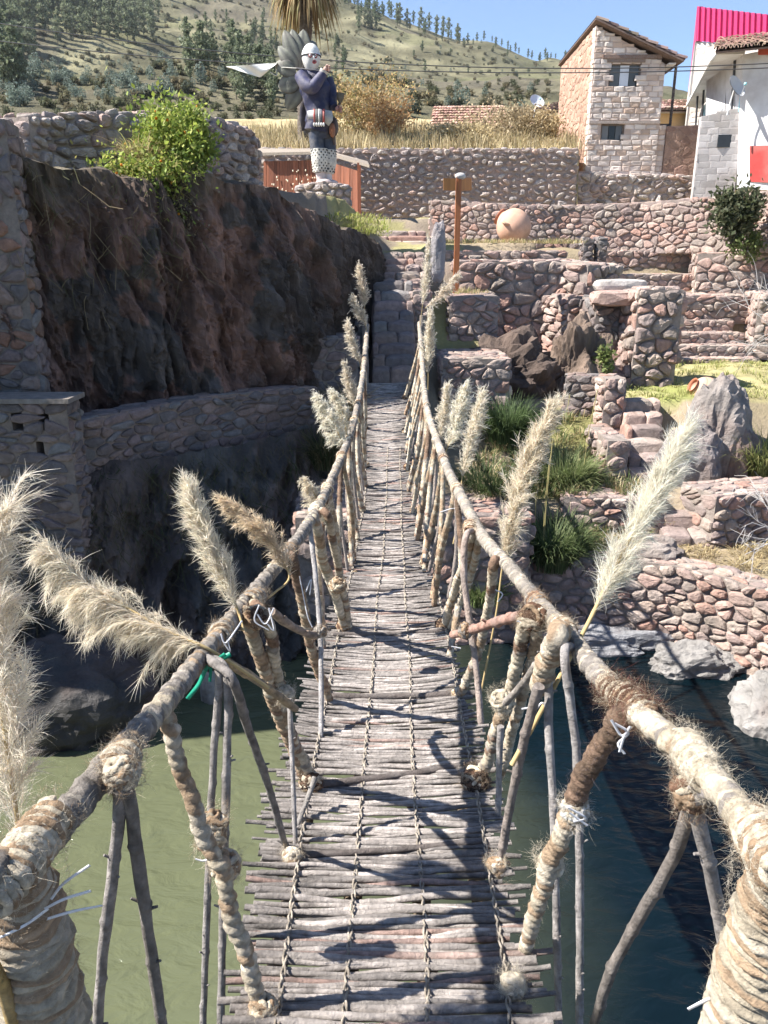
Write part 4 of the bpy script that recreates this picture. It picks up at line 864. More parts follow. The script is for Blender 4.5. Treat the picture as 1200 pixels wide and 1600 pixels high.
lh = thing('small_shack', 'small shack with old tile roof beside the adobe house', 'house', P(850,190,50))
mb = MB(); tileroof(mb, P(826,184,48), P(880,172,48), P(880,160,52), P(836,172,52), 10, 6, 14, .14, (.24,.17,.14)); mb.build('tile_roof', M['tile'], lh, False)
mb = MB(); a = P(838,180,49); b_ = P(885,180,49); box(mb, (a.x,49,4), (b_.x,52,a.z), (.5,.36,.28)); mb.build('wall', M['adobe'], lh, False)
# satellite dishes
def dish(label, c, r, az, el):
    o = thing('satellite_dish', label, 'satellite dish', c); rs = np.linspace(0.02, 1, 8); th = np.linspace(0, 2*np.pi, 28, endpoint=False)
    v = np.array([[(a*math.cos(t)*r, a*math.sin(t)*r, .28*r*a*a) for t in th] for a in rs]); v2 = v.copy(); v2[..., 2] -= .02
    mt = np.array((Matrix.Rotation(az, 3, 'Z') @ Matrix.Rotation(el, 3, 'X')))
    f = gridf(8, 28, True); vv = np.vstack([v.reshape(-1, 3), v2.reshape(-1, 3)])@mt.T+np.array(c)
    mb = MB(); mb.add(vv, np.vstack([f, f[:, ::-1]+224]), (.6,.62,.66)); mb.build('reflector', M['metal'], o)
    mb = MB(); tube(mb, [np.array((0,-r*.95,.3*r))@mt.T+np.array(c), np.array((0,-r*.4,r*.95))@mt.T+np.array(c)], .018, (.3,.3,.3), 6, .05); blob(mb, np.array((0,-r*.35,r*.95))@mt.T+np.array(c), (.06,.06,.06), (.3,.6,.65), 2, 0); mb.build('feed_arm', M['metal'], o)
    mb = MB(); tube(mb, [np.array(c), np.array(c)+np.array((-.05,.1,-r*1.1)), np.array(c)+np.array((-.12,.1,-r*2.2))], .03, (.55,.55,.55), 8, .05); mb.build('mast', M['metal'], o)
q = P(1148,137,BY-1.0); dish('white satellite dish on the wall corner of the white house', q, .42, R(35), R(62))
q = P(838,160,47.5); dish('small grey satellite dish above the shack roof', q, .42, R(20), R(55))
# power cables
def cable(label, a, b, sag):
    a, b = np.array(a), np.array(b); t = np.linspace(0, 1, 40)[:, None]; p = a+(b-a)*t-np.array((0,0,1))*sag*4*t*(1-t); mb = MB(); tube(mb, p, .018, (.05,.05,.05), 6, .6)
    tag(mb.build('power_cable', M['metal']), label, 'cable', 'power cables over the valley')
cable('upper thin power cable strung across in front of the adobe house', P(-100,20,33), P(1320,92,31), .9); cable('lower thin power cable strung across in front of the adobe house', P(-100,52,33), P(1320,100,31), .7)
# ---------------------------------------------------------------- the rope bridge
br = thing('rope_bridge', 'long narrow rope suspension bridge with stick deck and wrapped handrails', 'bridge', (0,6.5,-2.4))
def hashc(i, k=0): x = np.sin(i*127.1+k*311.7)*43758.5453; return x-np.floor(x)
CREAM = np.array((.56,.48,.36)); TAN = np.array((.36,.25,.16)); BROWN = np.array((.13,.075,.05)); GREY = np.array((.19,.175,.165)); DARK = np.array((.045,.03,.025)); PALE = np.array((.66,.58,.46)); GREYC = np.array((.3,.27,.235))
BASEC = (.4,.33,.245)
def wrapmod(pitch, amp=.13, slant=1, two=0):
    def f(s, th):
        ph = s/pitch+slant*th/(2*np.pi)+.25*np.sin(s*7); i = np.floor(ph); w = ph-i
        return 1+amp*(np.abs(np.sin(np.pi*w))**.6-.5)*(.6+.8*hashc(i))+amp*.5*(hashc(i, 3)-.5)+.05*np.sin(s*5+th*2)+.05*np.sin(s*160+th*9)*np.sin(s*37)+.10*np.sin(s*61+th*1.0+3*np.sin(s*17))*np.sin(s*23+1)+.06*np.sin(th*4+s*90)
    return f
def wrapcol(pitch, fn, slant=1):
    """fn(s)->(palette colours, weights) chosen wrap by wrap"""
    def f(s, th):
        ph = s/pitch+slant*th/(2*np.pi)+.25*np.sin(s*7); i = np.floor(ph); w = ph-i
        c = fn(s, hashc(i, 1), hashc(i, 2)); return (c*.8+.2*np.array(BASEC))*(1+.4*(hashc(i, 5)-.5)+.12*np.sin(s*210+th*5)*np.sin(s*53+th*2))[..., None]*(.82+.22*np.sin(np.pi*w))[..., None]
    return f
HAIR = []
def hairs(mb, pts, r, n, ln, cols, seed=0, w=.0007):
    """loose curly fibres standing off a wrapped rope"""
    n = int(n*1.6); rng = np.random.default_rng(seed); q, s = crpath(pts, .02); t, a, b = frames(q); k = rng.integers(0, len(q), n); th = rng.uniform(0, 2*np.pi, n)
    o = np.cos(th)[:, None]*a[k]+np.sin(th)[:, None]*b[k]; rr = (np.interp(k/len(q), np.linspace(0, 1, len(r)), r) if not np.isscalar(r) else np.full(n, r))
    tg = np.cross(t[k], o); base = q[k]+o*rr[:, None]*.97+t[k]*rng.uniform(-.01, .01, n)[:, None]
    L = rng.uniform(.3, 1, n)**2*ln*.62; n_ = n; d1 = o*rng.uniform(.05, .6, n)[:, None]+tg*rng.uniform(-1, 1, n)[:, None]+t[k]*rng.uniform(-.9, .9, n)[:, None]; d1 /= np.linalg.norm(d1, axis=1)[:, None]
    cv = rng.normal(0, .9, (n, 3)); w = w*.5; u = np.linspace(0, 1, 5); cw = rng.normal(0, .35, (n, 3)); fq = rng.uniform(4, 9, n)
    p = base[:, None]+L[:, None, None]*(d1[:, None]*u[None, :, None]+cv[:, None]*(u**2)[None, :, None]*.5+cw[:, None]*np.sin(u[None, :]*fq[:, None])[..., None]*.35)
    sd = rng.normal(0, 1, (n, 3)); sd /= np.linalg.norm(sd, axis=1)[:, None]; ww = w*(1-u*.7)
    v = np.stack([p-sd[:, None]*ww[None, :, None], p+sd[:, None]*ww[None, :, None]], 2).reshape(-1, 3)
    f = (np.arange(n)[:, None, None]*10+np.array([[0,1,3,2],[2,3,5,4],[4,5,7,6],[6,7,9,8]])[None]).reshape(-1, 4)
    cc = np.array(cols)[rng.integers(len(cols), size=n)]*rng.uniform(.8, 1.2, n)[:, None]; mb.add(v, f, np.repeat(cc, 10, 0))
def detail(Y): return max(.006, .0035*Y)
# handrails
LR = [(-150,1520),(-90,1450),(0,1358),(80,1300),(180,1185),(255,1100),(325,1012),(385,940),(450,862),(490,805),(520,745),(545,685),(555,650),(563,612),(569,570),(574,508)]
RR = [(1400,1520),(1300,1425),(1200,1325),(1110,1215),(1040,1150),(975,1095),(920,1035),(880,985),(835,935),(795,885),(755,840),(725,785),(700,735),(680,680),(670,650),(663,612),(660,570),(655,505)]
LP = [RL(*p) for p in LR]; RP = [RL(*p) for p in RR]
def pick(cond, a, b): return np.where(cond[..., None], a, b)
def lcol(s, h, h2):
    c = pick(h < .6, GREY*(.7+.7*h2[..., None]), pick(h < .88, GREYC*1.1, TAN)); c = pick((h2 > .94), CREAM, c); kn = (np.sin(s*9)+.5*np.sin(s*23+1)) > 1.3
    return pick(kn, CREAM*(.6+.3*h2[..., None]), c)
def rcol(s, h, h2):
    near = s < 1.05
    c = pick(h < .45, CREAM, pick(h < .75, PALE, pick(h < .9, GREY*1.3, TAN)))
    f = pick(h < .6, GREYC, pick(h < .85, GREY*1.2, CREAM))
    br_ = (s > .82) & (s < 1.0)
    return pick(br_ & (h < .75), BROWN*1.2, pick(near, c, f))
mbl = MB(); tube(mbl, LP, [.0245]*3+[.026]*4+[.028]*4+[.03]*4, None, 20, .005, wrapmod(.017, .12, 2), wrapcol(.017, lcol, 2)); lrail = mbl.build('handrail', M['wool'], br)
mbr = MB(); tube(mbr, RP, [.026]*4+[.0275]*4+[.029]*4+[.03]*4, None, 20, .005, wrapmod(.018, .12, 2), wrapcol(.018, rcol, 2)); rrail = mbr.build('handrail', M['wool'], br)
hm = MB(); hairs(hm, LP[:12], .0255, 3200, .03, [GREYC, TAN, CREAM], 1, .0005); hm.build('rail_fuzz', M['wool'], lrail)
hm = MB(); hairs(hm, RP[:13], .0275, 4200, .034, [CREAM, PALE, PALE, TAN], 2, .0005); hairs(hm, [RL(1005,1120), RL(955,1070)], .042, 900, .06, [BROWN, DARK, (.2,.07,.06)], 3, .0007); hm.build('rail_fuzz', M['wool'], rrail)
LQ, LS = crpath(LP, .02); RQ, RS = crpath(RP, .02)
def projpx(q): d = q[:, 1]*CP-q[:, 2]*SP; return np.stack([600+FPX*q[:, 0]/d, 800-FPX*(q[:, 1]*SP+q[:, 2]*CP)/d], 1)
LQP, RQP = projpx(LQ), projpx(RQ)
def torail(p, px):
    """run the top of a rope or stick up to the handrail it is tied to"""
    for Q, QP in ((LQ, LQP), (RQ, RQP)):
        d = np.linalg.norm(QP-np.array(px), axis=1); i = d.argmin()
        if d[i] < 60: return [Vector(Q[i]).lerp(Vector(p[0]), .15)]+list(p)
    return p
# deck
def deck_x(Y):
    l = np.interp(Y, [1.0,1.4,2.2,2.9,3.6,4.3,5.5,7,8,10,13], [-.38,-.37,-.43,-.42,-.4,-.37,-.27,-.23,-.21,-.27,-.36])
    r = np.interp(Y, [1.0,1.4,2.2,2.9,3.6,4.3,5.5,7,8,10,13], [.38,.39,.43,.43,.41,.39,.33,.3,.28,.3,.38])
    return l, r
rng = np.random.default_rng(11); mb = MB(); Y = .75; lines = []
while Y < 13.1:
    r = rng.uniform(.0052, .0095)*(1.25 if Y < 2.2 else 1.0); a, b = deck_x(Y)
    a += rng.normal(0, .028); b += rng.normal(0, .028)
    if rng.random() < .03: a += rng.uniform(.05, .2)
    if rng.random() < .03: b -= rng.uniform(.05, .2)
    sag = .03; tl = rng.normal(0, .010); n = 9; xs_ = np.linspace(a, b, n); ph = rng.uniform(0, 6)
    gap = rng.random() < .012
    pts = [(x, Y+tl*(x/.4)+.006*math.sin(x*9+ph)+.02*(x/.45)**2*(-1 if Y < 3 else .4), DECKZ(Y)+.035*(x/.45)**2+.006*math.sin(x*11+ph*2)+rng.normal(0,.002)) for x in xs_]
    k = rng.random(); base = np.array((.37,.328,.298)) if k < .66 else (np.array((.23,.206,.188)) if k < .94 else np.array((.36,.25,.21)))
    base = base*rng.uniform(.75, 1.25); kn = rng.uniform(0, 50)
    tube(mb, pts, [r*rng.uniform(.8,1.1), r, r*1.05, r*rng.uniform(.7,1.0)], None, 8 if Y < 5 else 6, .012 if Y < 3.5 else .03,
        lambda s, th, kn=kn: 1+.10*np.sin(s*31+kn)*np.sin(s*13+kn*2)+.28*np.exp(-((np.mod(s+kn, .21)-.1)/.009)**2)*(.5+.5*np.cos(th+kn*3))+.05*np.sin(th*3+s*40+kn),
        lambda s, th, base=base, kn=kn, L=b-a: base[None, None]*(1+.22*np.sin(s*17+kn)*np.sin(s*5.3+2*kn)+.12*np.sin(th*2+s*60))[..., None]*np.where((np.minimum(s, L-s) < .16+.05*np.sin(kn))[..., None], np.array((.66,.66,.66)), 1.0))
    lines.append((Y, r)); Y += 2*r*rng.uniform(.8, 1.0)+(.018 if gap else 0.0)
deck = mb.build('stick_deck', M['wood'], br)
# lower cables carrying the sticks
for x0 in (-.3, -.1, .12, .31):
    mb = MB(); tube(mb, [(x0*(1 if y < 4 else .75), y, DECKZ(y)-.055) for y in np.linspace(.6, 13.1, 30)], .03, (.25,.19,.13), 8, .05); mb.build('deck_cable', M['wool'], br)
# lengthwise lashings, looping over every few sticks
lash = ([(430,1640),(445,1500),(462,1370),(485,1240),(505,1130),(524,1020),(545,920),(560,840),(570,780),(572,700)],
        [(535,1640),(543,1490),(556,1350),(568,1230),(577,1110),(585,1010),(592,920),(600,850),(603,790),(606,700)],
        [(668,1640),(664,1490),(655,1350),(648,1230),(642,1110),(638,1010),(633,920),(629,850),(627,790),(625,700)],
        [(800,1640),(782,1500),(762,1370),(742,1230),(718,1110),(700,1010),(683,920),(666,850),(655,790),(648,700)])
for li, pts in enumerate(lash):
    mb = MB(); base = [DK(*p) for p in pts]; q, s = crpath(base, .006); q[:, 2] = [DECKZ(y)+.035*(x/.45)**2+.014 for x, y in q[:, :2]]
    f = 2*np.pi/.06
    for ph in (0, np.pi):
        v = q.copy(); v[:, 2] += .004*np.sin(s*f+ph)-.003; v[:, 0] += .005*np.cos(s*f*.5+ph)+.004*np.sin(s*3.1); tube(mb, v, .0034, (.4,.35,.28), 6, .008, lambda s, th: 1+.25*np.sin(s*420+th*2), lambda s, th: np.array((.36,.31,.25))*(1+.25*np.sin(s*90))[..., None])
    mb.build('lashing_cord', M['wool'], deck)
# thicker cross poles under the suspender feet
for (pa, pb, r) in (((478,1236),(770,1196),.02),((480,1094),(745,1090),.022),((520,997),(712,990),.02),((545,926),(690,924),.017),((548,872),(672,870),.019),((560,834),(662,832),.017),((566,777),(660,774),.019),((470,1345),(755,1322),.014)):
    mb = MB(); a, b = DK(*pa), DK(*pb); up = Vector((0,0,.022)); a += up; b += up; m_ = (a+b)/2+Vector((0,0,-.008)); tube(mb, [a, m_, b], [r*.9, r*.7, r*.9], (.12,.1,.09), 8, .02, lambda s, th: 1+.08*np.sin(s*40+th)); mb.build('cross_pole', M['wood'], deck)
# suspenders and braces
def path(pts, Y0, Y1, first=None, last=None):
    d = np.concatenate([[0], np.cumsum([math.dist(a, b) for a, b in zip(pts[:-1], pts[1:])])]); d /= d[-1]
    out = [P(*p, Y0+(Y1-Y0)*t) for p, t in zip(pts, d)]
    return out
sd_ = [100]
def rope(pts, r, colfn, Y1=None, Y0=None, pitch=.026, amp=.28, fuzz=1.0, hair=(CREAM, PALE, TAN), hl=.03, taper=None):
    Y0 = Y0 or RL(*pts[0]).y; Y1 = Y1 or DK(*pts[-1]).y; p = path(pts, Y0, Y1); mb = MB(); sd_[0] += 1; rj = np.random.default_rng(sd_[0])
    p = [p[0]]+[v for a, b in zip(p[:-1], p[1:]) for v in (a.lerp(b, .5)+Vector(rj.normal(0, .004, 3)), b)]; p = torail(p, pts[0])
    r *= .86; amp *= .85
    tube(mb, p, [k*.86 for k in taper] if taper else [r*.5]+[r]*12+[r*.7], None, 14 if Y0 < 4 else 9, max(.005, .0018*Y0), wrapmod(pitch, amp), wrapcol(pitch, colfn))
    if fuzz and Y0 < 6: hairs(mb, p, r*.85, int(1400*fuzz*(1 if Y0 < 3 else .4)), hl, hair, sd_[0], .0005 if Y0 < 3 else .0009)
    return mb.build('suspender_rope', M['wool'], br)
def stick(pts, r, col=(.24,.215,.2), Y1=None, Y0=None, r2=None, nm='brace_stick'):
    Y0 = Y0 or RL(*pts[0]).y; Y1 = Y1 or DK(*pts[-1]).y; p = path(pts, Y0, Y1); p = torail(p, pts[0]) if nm == 'brace_stick' else p; sd_[0] += 1; k = sd_[0]*1.37; mb = MB(); col = np.array(col)
    tube(mb, p, [r, r2 or r*.9], None, 10, .008 if Y0 < 3 else .02, lambda s, th: 1+.05*np.sin(s*19+k)+.04*np.sin(s*47+k+th)+.3*np.exp(-((np.mod(s+k, .17)-.08)/.008)**2)*(.5+.5*np.cos(th+k*2+np.floor((s+k)/.17)*2.4))+.03*np.sin(th*3+s*30),
        lambda s, th: col[None, None]*(1+.25*np.sin(s*13+k)*np.sin(s*31+th)+.18*np.sin(s*77+th*3))[..., None])
    if Y0 < 3:
        rg = np.random.default_rng(int(sd_[0])); q, s = crpath(p, .01)
        for _ in range(4):                                                                   # snapped twig stubs
            i = rg.integers(3, len(q)-3); th = rg.uniform(0, 6.28); d = np.array((math.cos(th), -abs(math.sin(th))*.5, rg.uniform(.2,.8))); tube(mb, [q[i], q[i]+d*r*2.0], [r*.38, r*.22], col*.9, 6, .01)
    return mb.build(nm, M['wood'], br)
def coil(c, axis, Rr, h, turns, tr, cols, seed=0, fuzz=600, hl=.045, nm='lashing_knot', par=None, closed=None):
    """a lashing: rope wound round, slightly untidy, with fibres"""
    turns = int(turns*1.7); tr = tr*.68; Rr = Rr*.92; h = h*1.1; fuzz = int(fuzz*1.6); rng = np.random.default_rng(seed); c = np.array(tuple(c)); ax = np.array(tuple(axis), float)+rng.normal(0, .12, 3)*np.linalg.norm(tuple(axis)); ax /= np.linalg.norm(ax); a = np.cross(ax, (.3,.9,.1)); a /= np.linalg.norm(a); b = np.cross(ax, a)
    mb = MB(); cols = np.array(cols)
    if closed is None: closed = min(np.linalg.norm(LQ-c, axis=1).min(), np.linalg.norm(RQ-c, axis=1).min()) > .05
    ax0, a0, b0 = ax, a, b
    if not closed: tr *= .8; Rr = .0255+tr*.7; h *= 1.35; turns = int(turns*1.5)
    if closed:
        for lp in range(int(turns*2)):
            ax = ax0+rng.normal(0, .55, 3); ax /= np.linalg.norm(ax); a = np.cross(ax, rng.normal(0, 1, 3)); a /= np.linalg.norm(a); b = np.cross(ax, a)
            o_ = rng.uniform(-.75, .75); th = np.linspace(0, 2*np.pi*rng.uniform(.8, 1.4), 40); rr = Rr*math.sqrt(1-o_*o_*.7)*(1.02+.05*np.sin(th*2+lp)+.04*np.sin(th*5+lp*2))
            p = c+rr[:, None]*(np.cos(th)[:, None]*a+np.sin(th)[:, None]*b)+(o_*max(h*.5, Rr*.8)+.12*Rr*np.sin(th*1.5+lp))[:, None]*ax; cc_ = cols[rng.integers(len(cols))]*rng.uniform(.75, 1.15)
            tube(mb, p, tr*rng.uniform(.8, 1.3), None, 7, tr*.8, lambda s, th2: 1+.2*np.sin(s/tr*2.2+th2)+.1*np.sin(s/tr*.9), lambda s, th2: cc_*(1+.25*np.sin(s/tr*1.7+th2))[..., None])
    for lay in range(0 if closed else 2):
        n = int(turns*22); u = np.linspace(0, 1, n); th = u*turns*2*np.pi*(1 if lay == 0 else -1)+lay*1.3
        rr = Rr*(.94+.07*np.sin(th*.37+seed)+.06*lay*np.sin(u*9))*(1-(.72 if closed else .2)*(2*np.abs(u-.5))**(2.2 if closed else 4))+tr*lay*.35+.05*Rr*np.sin(th*1.7+seed); zz = (u-.5)*h*(1 if lay == 0 else .55)+lay*.25*Rr*np.sin(th+seed)
        p = c+rr[:, None]*(np.cos(th)[:, None]*a+np.sin(th)[:, None]*b)+zz[:, None]*ax
        i0 = seed*3.7+lay
        tube(mb, p, tr, None, 8, tr*.8, lambda s, th2: 1+.16*np.sin(s/tr*2.2+th2)+.1*np.sin(s/tr*.9), lambda s, th2: cols[(np.floor(s/(Rr*4)+i0).astype(int)) % len(cols)]*(1+.2*np.sin(s/tr*1.7+th2))[..., None])
    ax = ax0
    if closed: blob(mb, c, (Rr*.92, Rr*.92, max(h*.5, Rr*.75)), cols[0]*.55, 3, .12, 2, seed)
    else: tube(mb, [c-ax*h*.48, c-ax*h*.2, c+ax*h*.2, c+ax*h*.48], [Rr*.6, Rr*.96, Rr*.96, Rr*.6], cols[0]*.6, 14, h/8)
    if fuzz: hairs(mb, [c-ax*h*.55, c, c+ax*h*.55], Rr+tr, fuzz, hl, list(cols), seed, .0006)
    return mb.build(nm, M['wool'], par or br)
def fn(*pal):
    pal = [np.array(p) for p in pal]
    def f(s, h, h2):
        i = np.minimum((h*len(pal)).astype(int), len(pal)-1); return np.array(pal)[i]
    return f
cream = fn(CREAM, PALE, CREAM, PALE*.9, TAN); mix = fn(CREAM, GREYC, TAN, BROWN*1.6, CREAM); brn = fn(TAN, BROWN*1.8, TAN*1.2, CREAM*.8)
def topdark(a, b, cut):
    fa, fb = a, b
    return lambda s, h, h2: pick(s < cut, fa(s, h, h2), fb(s, h, h2))
dk = fn(BROWN, DARK, BROWN*.8, BROWN*1.3)
# --- left side, near to far
big = [RL(25,1350)]+path([(40,1410),(55,1500),(78,1640),(90,1760)], .93, 1.02)
mb = MB(); tube(mb, big, [.03,.056,.062,.066,.068], None, 26, .004, wrapmod(.019, .16), wrapcol(.019, fn(CREAM, CREAM*.85, PALE*.9, TAN*1.1))); hairs(mb, big, .066, 2600, .03, [CREAM, PALE, TAN], 5, .0004); mb.build('wrapped_anchor_post', M['wool'], br)
coil(RL(40,1335), LP[2]-LP[3], .045, .11, 6, .012, [CREAM, PALE, TAN], 6, 700)
stick([(188,1225),(178,1350),(160,1500),(150,1640)], .0115, (.3,.27,.25), 1.2, 1.12); stick([(197,1225),(215,1340),(238,1500),(262,1660)], .0125, (.19,.17,.15), 1.25, 1.12)
coil(RL(183,1195), LP[4]-LP[5], .043, .07, 5, .010, [CREAM, PALE, TAN], 7, 600); coil(P(190,1208,1.13), (0,0,1), .026, .04, 5, .009, [CREAM, PALE, TAN], 8, 500)
rope([(258,1105),(275,1180),(300,1245),(325,1320),(348,1355),(362,1440),(392,1520),(408,1585)], .021, cream, pitch=.03, amp=.38)
coil(P(330,1300,1.62), (.25,.0,1), .031, .10, 6, .011, [CREAM, TAN, PALE], 9, 700); coil(P(352,1352,1.62), (.3,0,1), .034, .05, 4, .011, [PALE, CREAM, TAN], 10, 400)
coil(DK(412,1590)+Vector((0,0,.03)), (.3,0,1), .028, .04, 4, .011, [CREAM, TAN], 11, 400)
stick([(342,1050),(334,1180),(326,1350),(316,1640)], .0105, (.27,.245,.225), 1.62, 1.78); stick([(354,1055),(354,1200),(350,1350),(344,1640)], .012, (.27,.245,.225), 1.62, 1.78)
stick([(362,1060),(385,1130),(420,1230),(448,1330)], .0125, (.2,.18,.165)); coil(DK(457,1348)+Vector((0,0,.025)), (.1,.2,1), .028, .045, 5, .010, [CREAM, PALE, TAN], 12, 500)
coil(RL(345,990), LP[6]-LP[7], .044, .05, 4, .010, [CREAM, GREYC, TAN], 13, 400)
rope([(384,958),(400,1010),(425,1090),(455,1160),(480,1225)], .026, brn, pitch=.026); rope([(408,955),(428,1030),(440,1085),(462,1165),(486,1225)], .023, mix, pitch=.026)
coil(DK(486,1235)+Vector((0,0,.035)), (.0,.4,1), .04, .06, 5, .012, [BROWN, TAN, DARK, CREAM], 14, 800); coil(P(447,1085,2.4), (.3,0,1), .026, .05, 5, .009, [CREAM, PALE], 15, 300)
stick([(345,1030),(400,1062),(462,1108)], .014, (.33,.25,.16), 2.35, 1.95, nm='cross_brace'); stick([(452,1092),(457,1200),(462,1330)], .009, (.33,.3,.28), None, 2.35); stick([(492,1215),(478,1255),(464,1290)], .01, (.22,.2,.18), 2.3, 2.45)
coil(RL(398,935), LP[7]-LP[8], .045, .08, 5, .010, [CREAM, TAN, GREYC], 16, 500); coil(P(400,965,2.25), (0,.3,1), .036, .05, 4, .011, [TAN, BROWN, CREAM], 17, 500)
rope([(458,872),(470,930),(480,985),(498,1050),(516,1100)], .024, topdark(dk, brn, .28), pitch=.028); coil(RL(452,862), LP[8]-LP[9], .044, .06, 5, .010, [TAN, GREYC, TAN*.8], 18, 500)
stick([(484,822),(493,900),(500,985),(502,1090),(500,1215)], .0125, (.33,.31,.3), 2.9); stick([(424,955),(455,978),(488,992),(508,984)], .017, (.3,.23,.18), 3.0, 2.6, nm='cross_brace'); coil(P(500,986,2.95), (1,.2,.2), .02, .05, 5, .009, [GREYC, TAN], 19, 200)
rope([(492,812),(505,880),(525,930),(540,985)], .03, cream, pitch=.03); rope([(512,805),(528,880),(540,940),(545,985)], .024, mix, pitch=.03); coil(DK(538,986)+Vector((0,0,.04)), (.1,0,1), .042, .09, 6, .012, [TAN, CREAM, BROWN], 20, 400)
coil(RL(492,800), LP[9]-LP[10], .045, .08, 5, .011, [CREAM, PALE], 21, 400); coil(P(528,915,3.7), (.2,0,1), .038, .06, 5, .011, [CREAM, TAN], 22, 300)
stick([(-25,1480),(5,1545),(35,1640)], .011, (.5,.34,.13), .92, .86, nm='cane')
# --- right side, near to far
big = [RL(1225,1345)]+path([(1212,1400),(1195,1480),(1175,1560),(1165,1680),(1160,1780)], .95, 1.05)
mb = MB(); tube(mb, big, [.03,.052,.06,.068,.07,.07], None, 26, .004, wrapmod(.018, .2), wrapcol(.018, fn(CREAM, PALE, PALE, CREAM*.9, TAN*1.2))); hairs(mb, big, .068, 3000, .035, [PALE, CREAM, PALE], 25, .0004); mb.build('wrapped_anchor_post', M['wool'], br)
coil(RL(1195,1320), RP[2]-RP[3], .046, .12, 7, .012, [PALE, CREAM, TAN], 26, 800)
stick([(1082,1255),(1052,1340),(990,1450),(950,1530),(918,1640)], .014, (.19,.165,.145), 1.5, 1.2); stick([(1088,1258),(1105,1340),(1130,1470),(1138,1640)], .0145, (.3,.27,.25), 1.3, 1.18)
coil(P(1080,1238,1.19), (-.3,0,1), .026, .06, 5, .010, [TAN, BROWN*1.5, CREAM], 27, 600); coil(RL(1085,1185), RP[3]-RP[4], .044, .12, 7, .011, [PALE, CREAM], 28, 900)
rope([(978,1110),(955,1150),(925,1195),(905,1230),(892,1270)], .027, dk, 1.62, 1.48, pitch=.024, hair=(DARK, BROWN, (.2,.16,.17)), hl=.045, fuzz=1.5)
rope([(894,1262),(872,1320),(855,1360),(838,1420),(822,1480),(808,1550)], .024, cream, 1.66, 1.6, pitch=.02, amp=.3, taper=[.026,.026,.023,.02,.022])
coil(P(860,1350,1.66), (-.3,0,1), .028, .07, 6, .010, [PALE, CREAM], 29, 700); coil(P(898,1265,1.6), (-.5,0,1), .029, .05, 5, .009, [PALE, CREAM, (.7,.68,.64)], 30, 500); coil(DK(800,1556)+Vector((0,0,.03)), (-.4,0,1), .028, .05, 5, .010, [PALE, CREAM], 31, 600)
coil(RL(985,1100), RP[5]-RP[6], .047, .12, 7, .012, [BROWN*1.4, TAN, CREAM, BROWN], 32, 1300, .06)
stick([(882,1020),(893,1110),(902,1200),(906,1400),(905,1640)], .0125, (.3,.275,.26), 1.68, 1.82); stick([(857,1060),(858,1150),(866,1300),(874,1640)], .0125, (.3,.275,.26), 1.72, 1.95)
rope([(872,992),(862,1022),(848,1062),(845,1080)], .034, cream, 1.98, 1.88, pitch=.022, hl=.04); coil(RL(880,982), RP[7]-RP[8], .045, .06, 5, .010, [PALE, CREAM, TAN], 33, 500)
stick([(842,1072),(818,1160),(796,1265),(780,1355)], .015, (.24,.2,.175), None, 1.9); coil(DK(775,1366)+Vector((0,0,.025)), (-.3,.3,1), .029, .055, 5, .011, [PALE, CREAM, TAN], 34, 800); stick([(852,1022),(820,1065),(790,1098)], .013, (.26,.23,.2), 2.3, 2.0)
rope([(826,958),(812,1020),(800,1070),(780,1125),(765,1180),(748,1225)], .025, mix, pitch=.026); rope([(842,962),(832,1030),(815,1090),(800,1140),(782,1215)], .022, cream, pitch=.03)
coil(DK(742,1236)+Vector((0,0,.05)), (-.2,.2,1), .048, .08, 5, .014, [BROWN, TAN, DARK, TAN*1.3, CREAM], 35, 1600, .05); coil(P(785,1095,2.4), (-.3,0,1), .034, .07, 5, .011, [CREAM, PALE], 36, 600); coil(P(832,965,2.22), (0,0,1), .04, .05, 4, .012, [BROWN, TAN, CREAM], 37, 600)
stick([(782,1135),(780,1200),(778,1285)], .012, (.33,.3,.28), None, 2.35)
stick([(815,962),(775,972),(735,985),(708,992)], .02, (.34,.2,.155), 3.2, 2.4, nm='cross_brace'); stick([(728,838),(725,900),(735,980),(746,1060),(752,1145)], .016, (.33,.26,.22)); coil(P(728,985,3.0), (1,0,.2), .027, .05, 5, .011, [BROWN, GREYC, TAN], 38, 300)
rope([(772,880),(765,940),(750,1010),(730,1060),(714,1092)], .023, mix, pitch=.026); rope([(740,832),(728,880),(708,930),(694,982)], .026, cream, pitch=.028); rope([(750,835),(735,900),(712,960),(700,985)], .022, cream, pitch=.028)
coil(DK(692,985)+Vector((0,0,.04)), (-.2,0,1), .042, .07, 5, .012, [BROWN, TAN, DARK], 39, 500); coil(DK(715,1092)+Vector((0,0,.03)), (-.2,0,1), .026, .05, 5, .010, [CREAM, BROWN, TAN], 40, 300); coil(RL(735,825), RP[10]-RP[11], .044, .09, 6, .012, [BROWN*1.3, TAN, CREAM], 41, 500)
coil(RL(838,940), RP[8]-RP[9], .044, .06, 5, .010, [GREYC, TAN, BROWN*1.5], 42, 400)
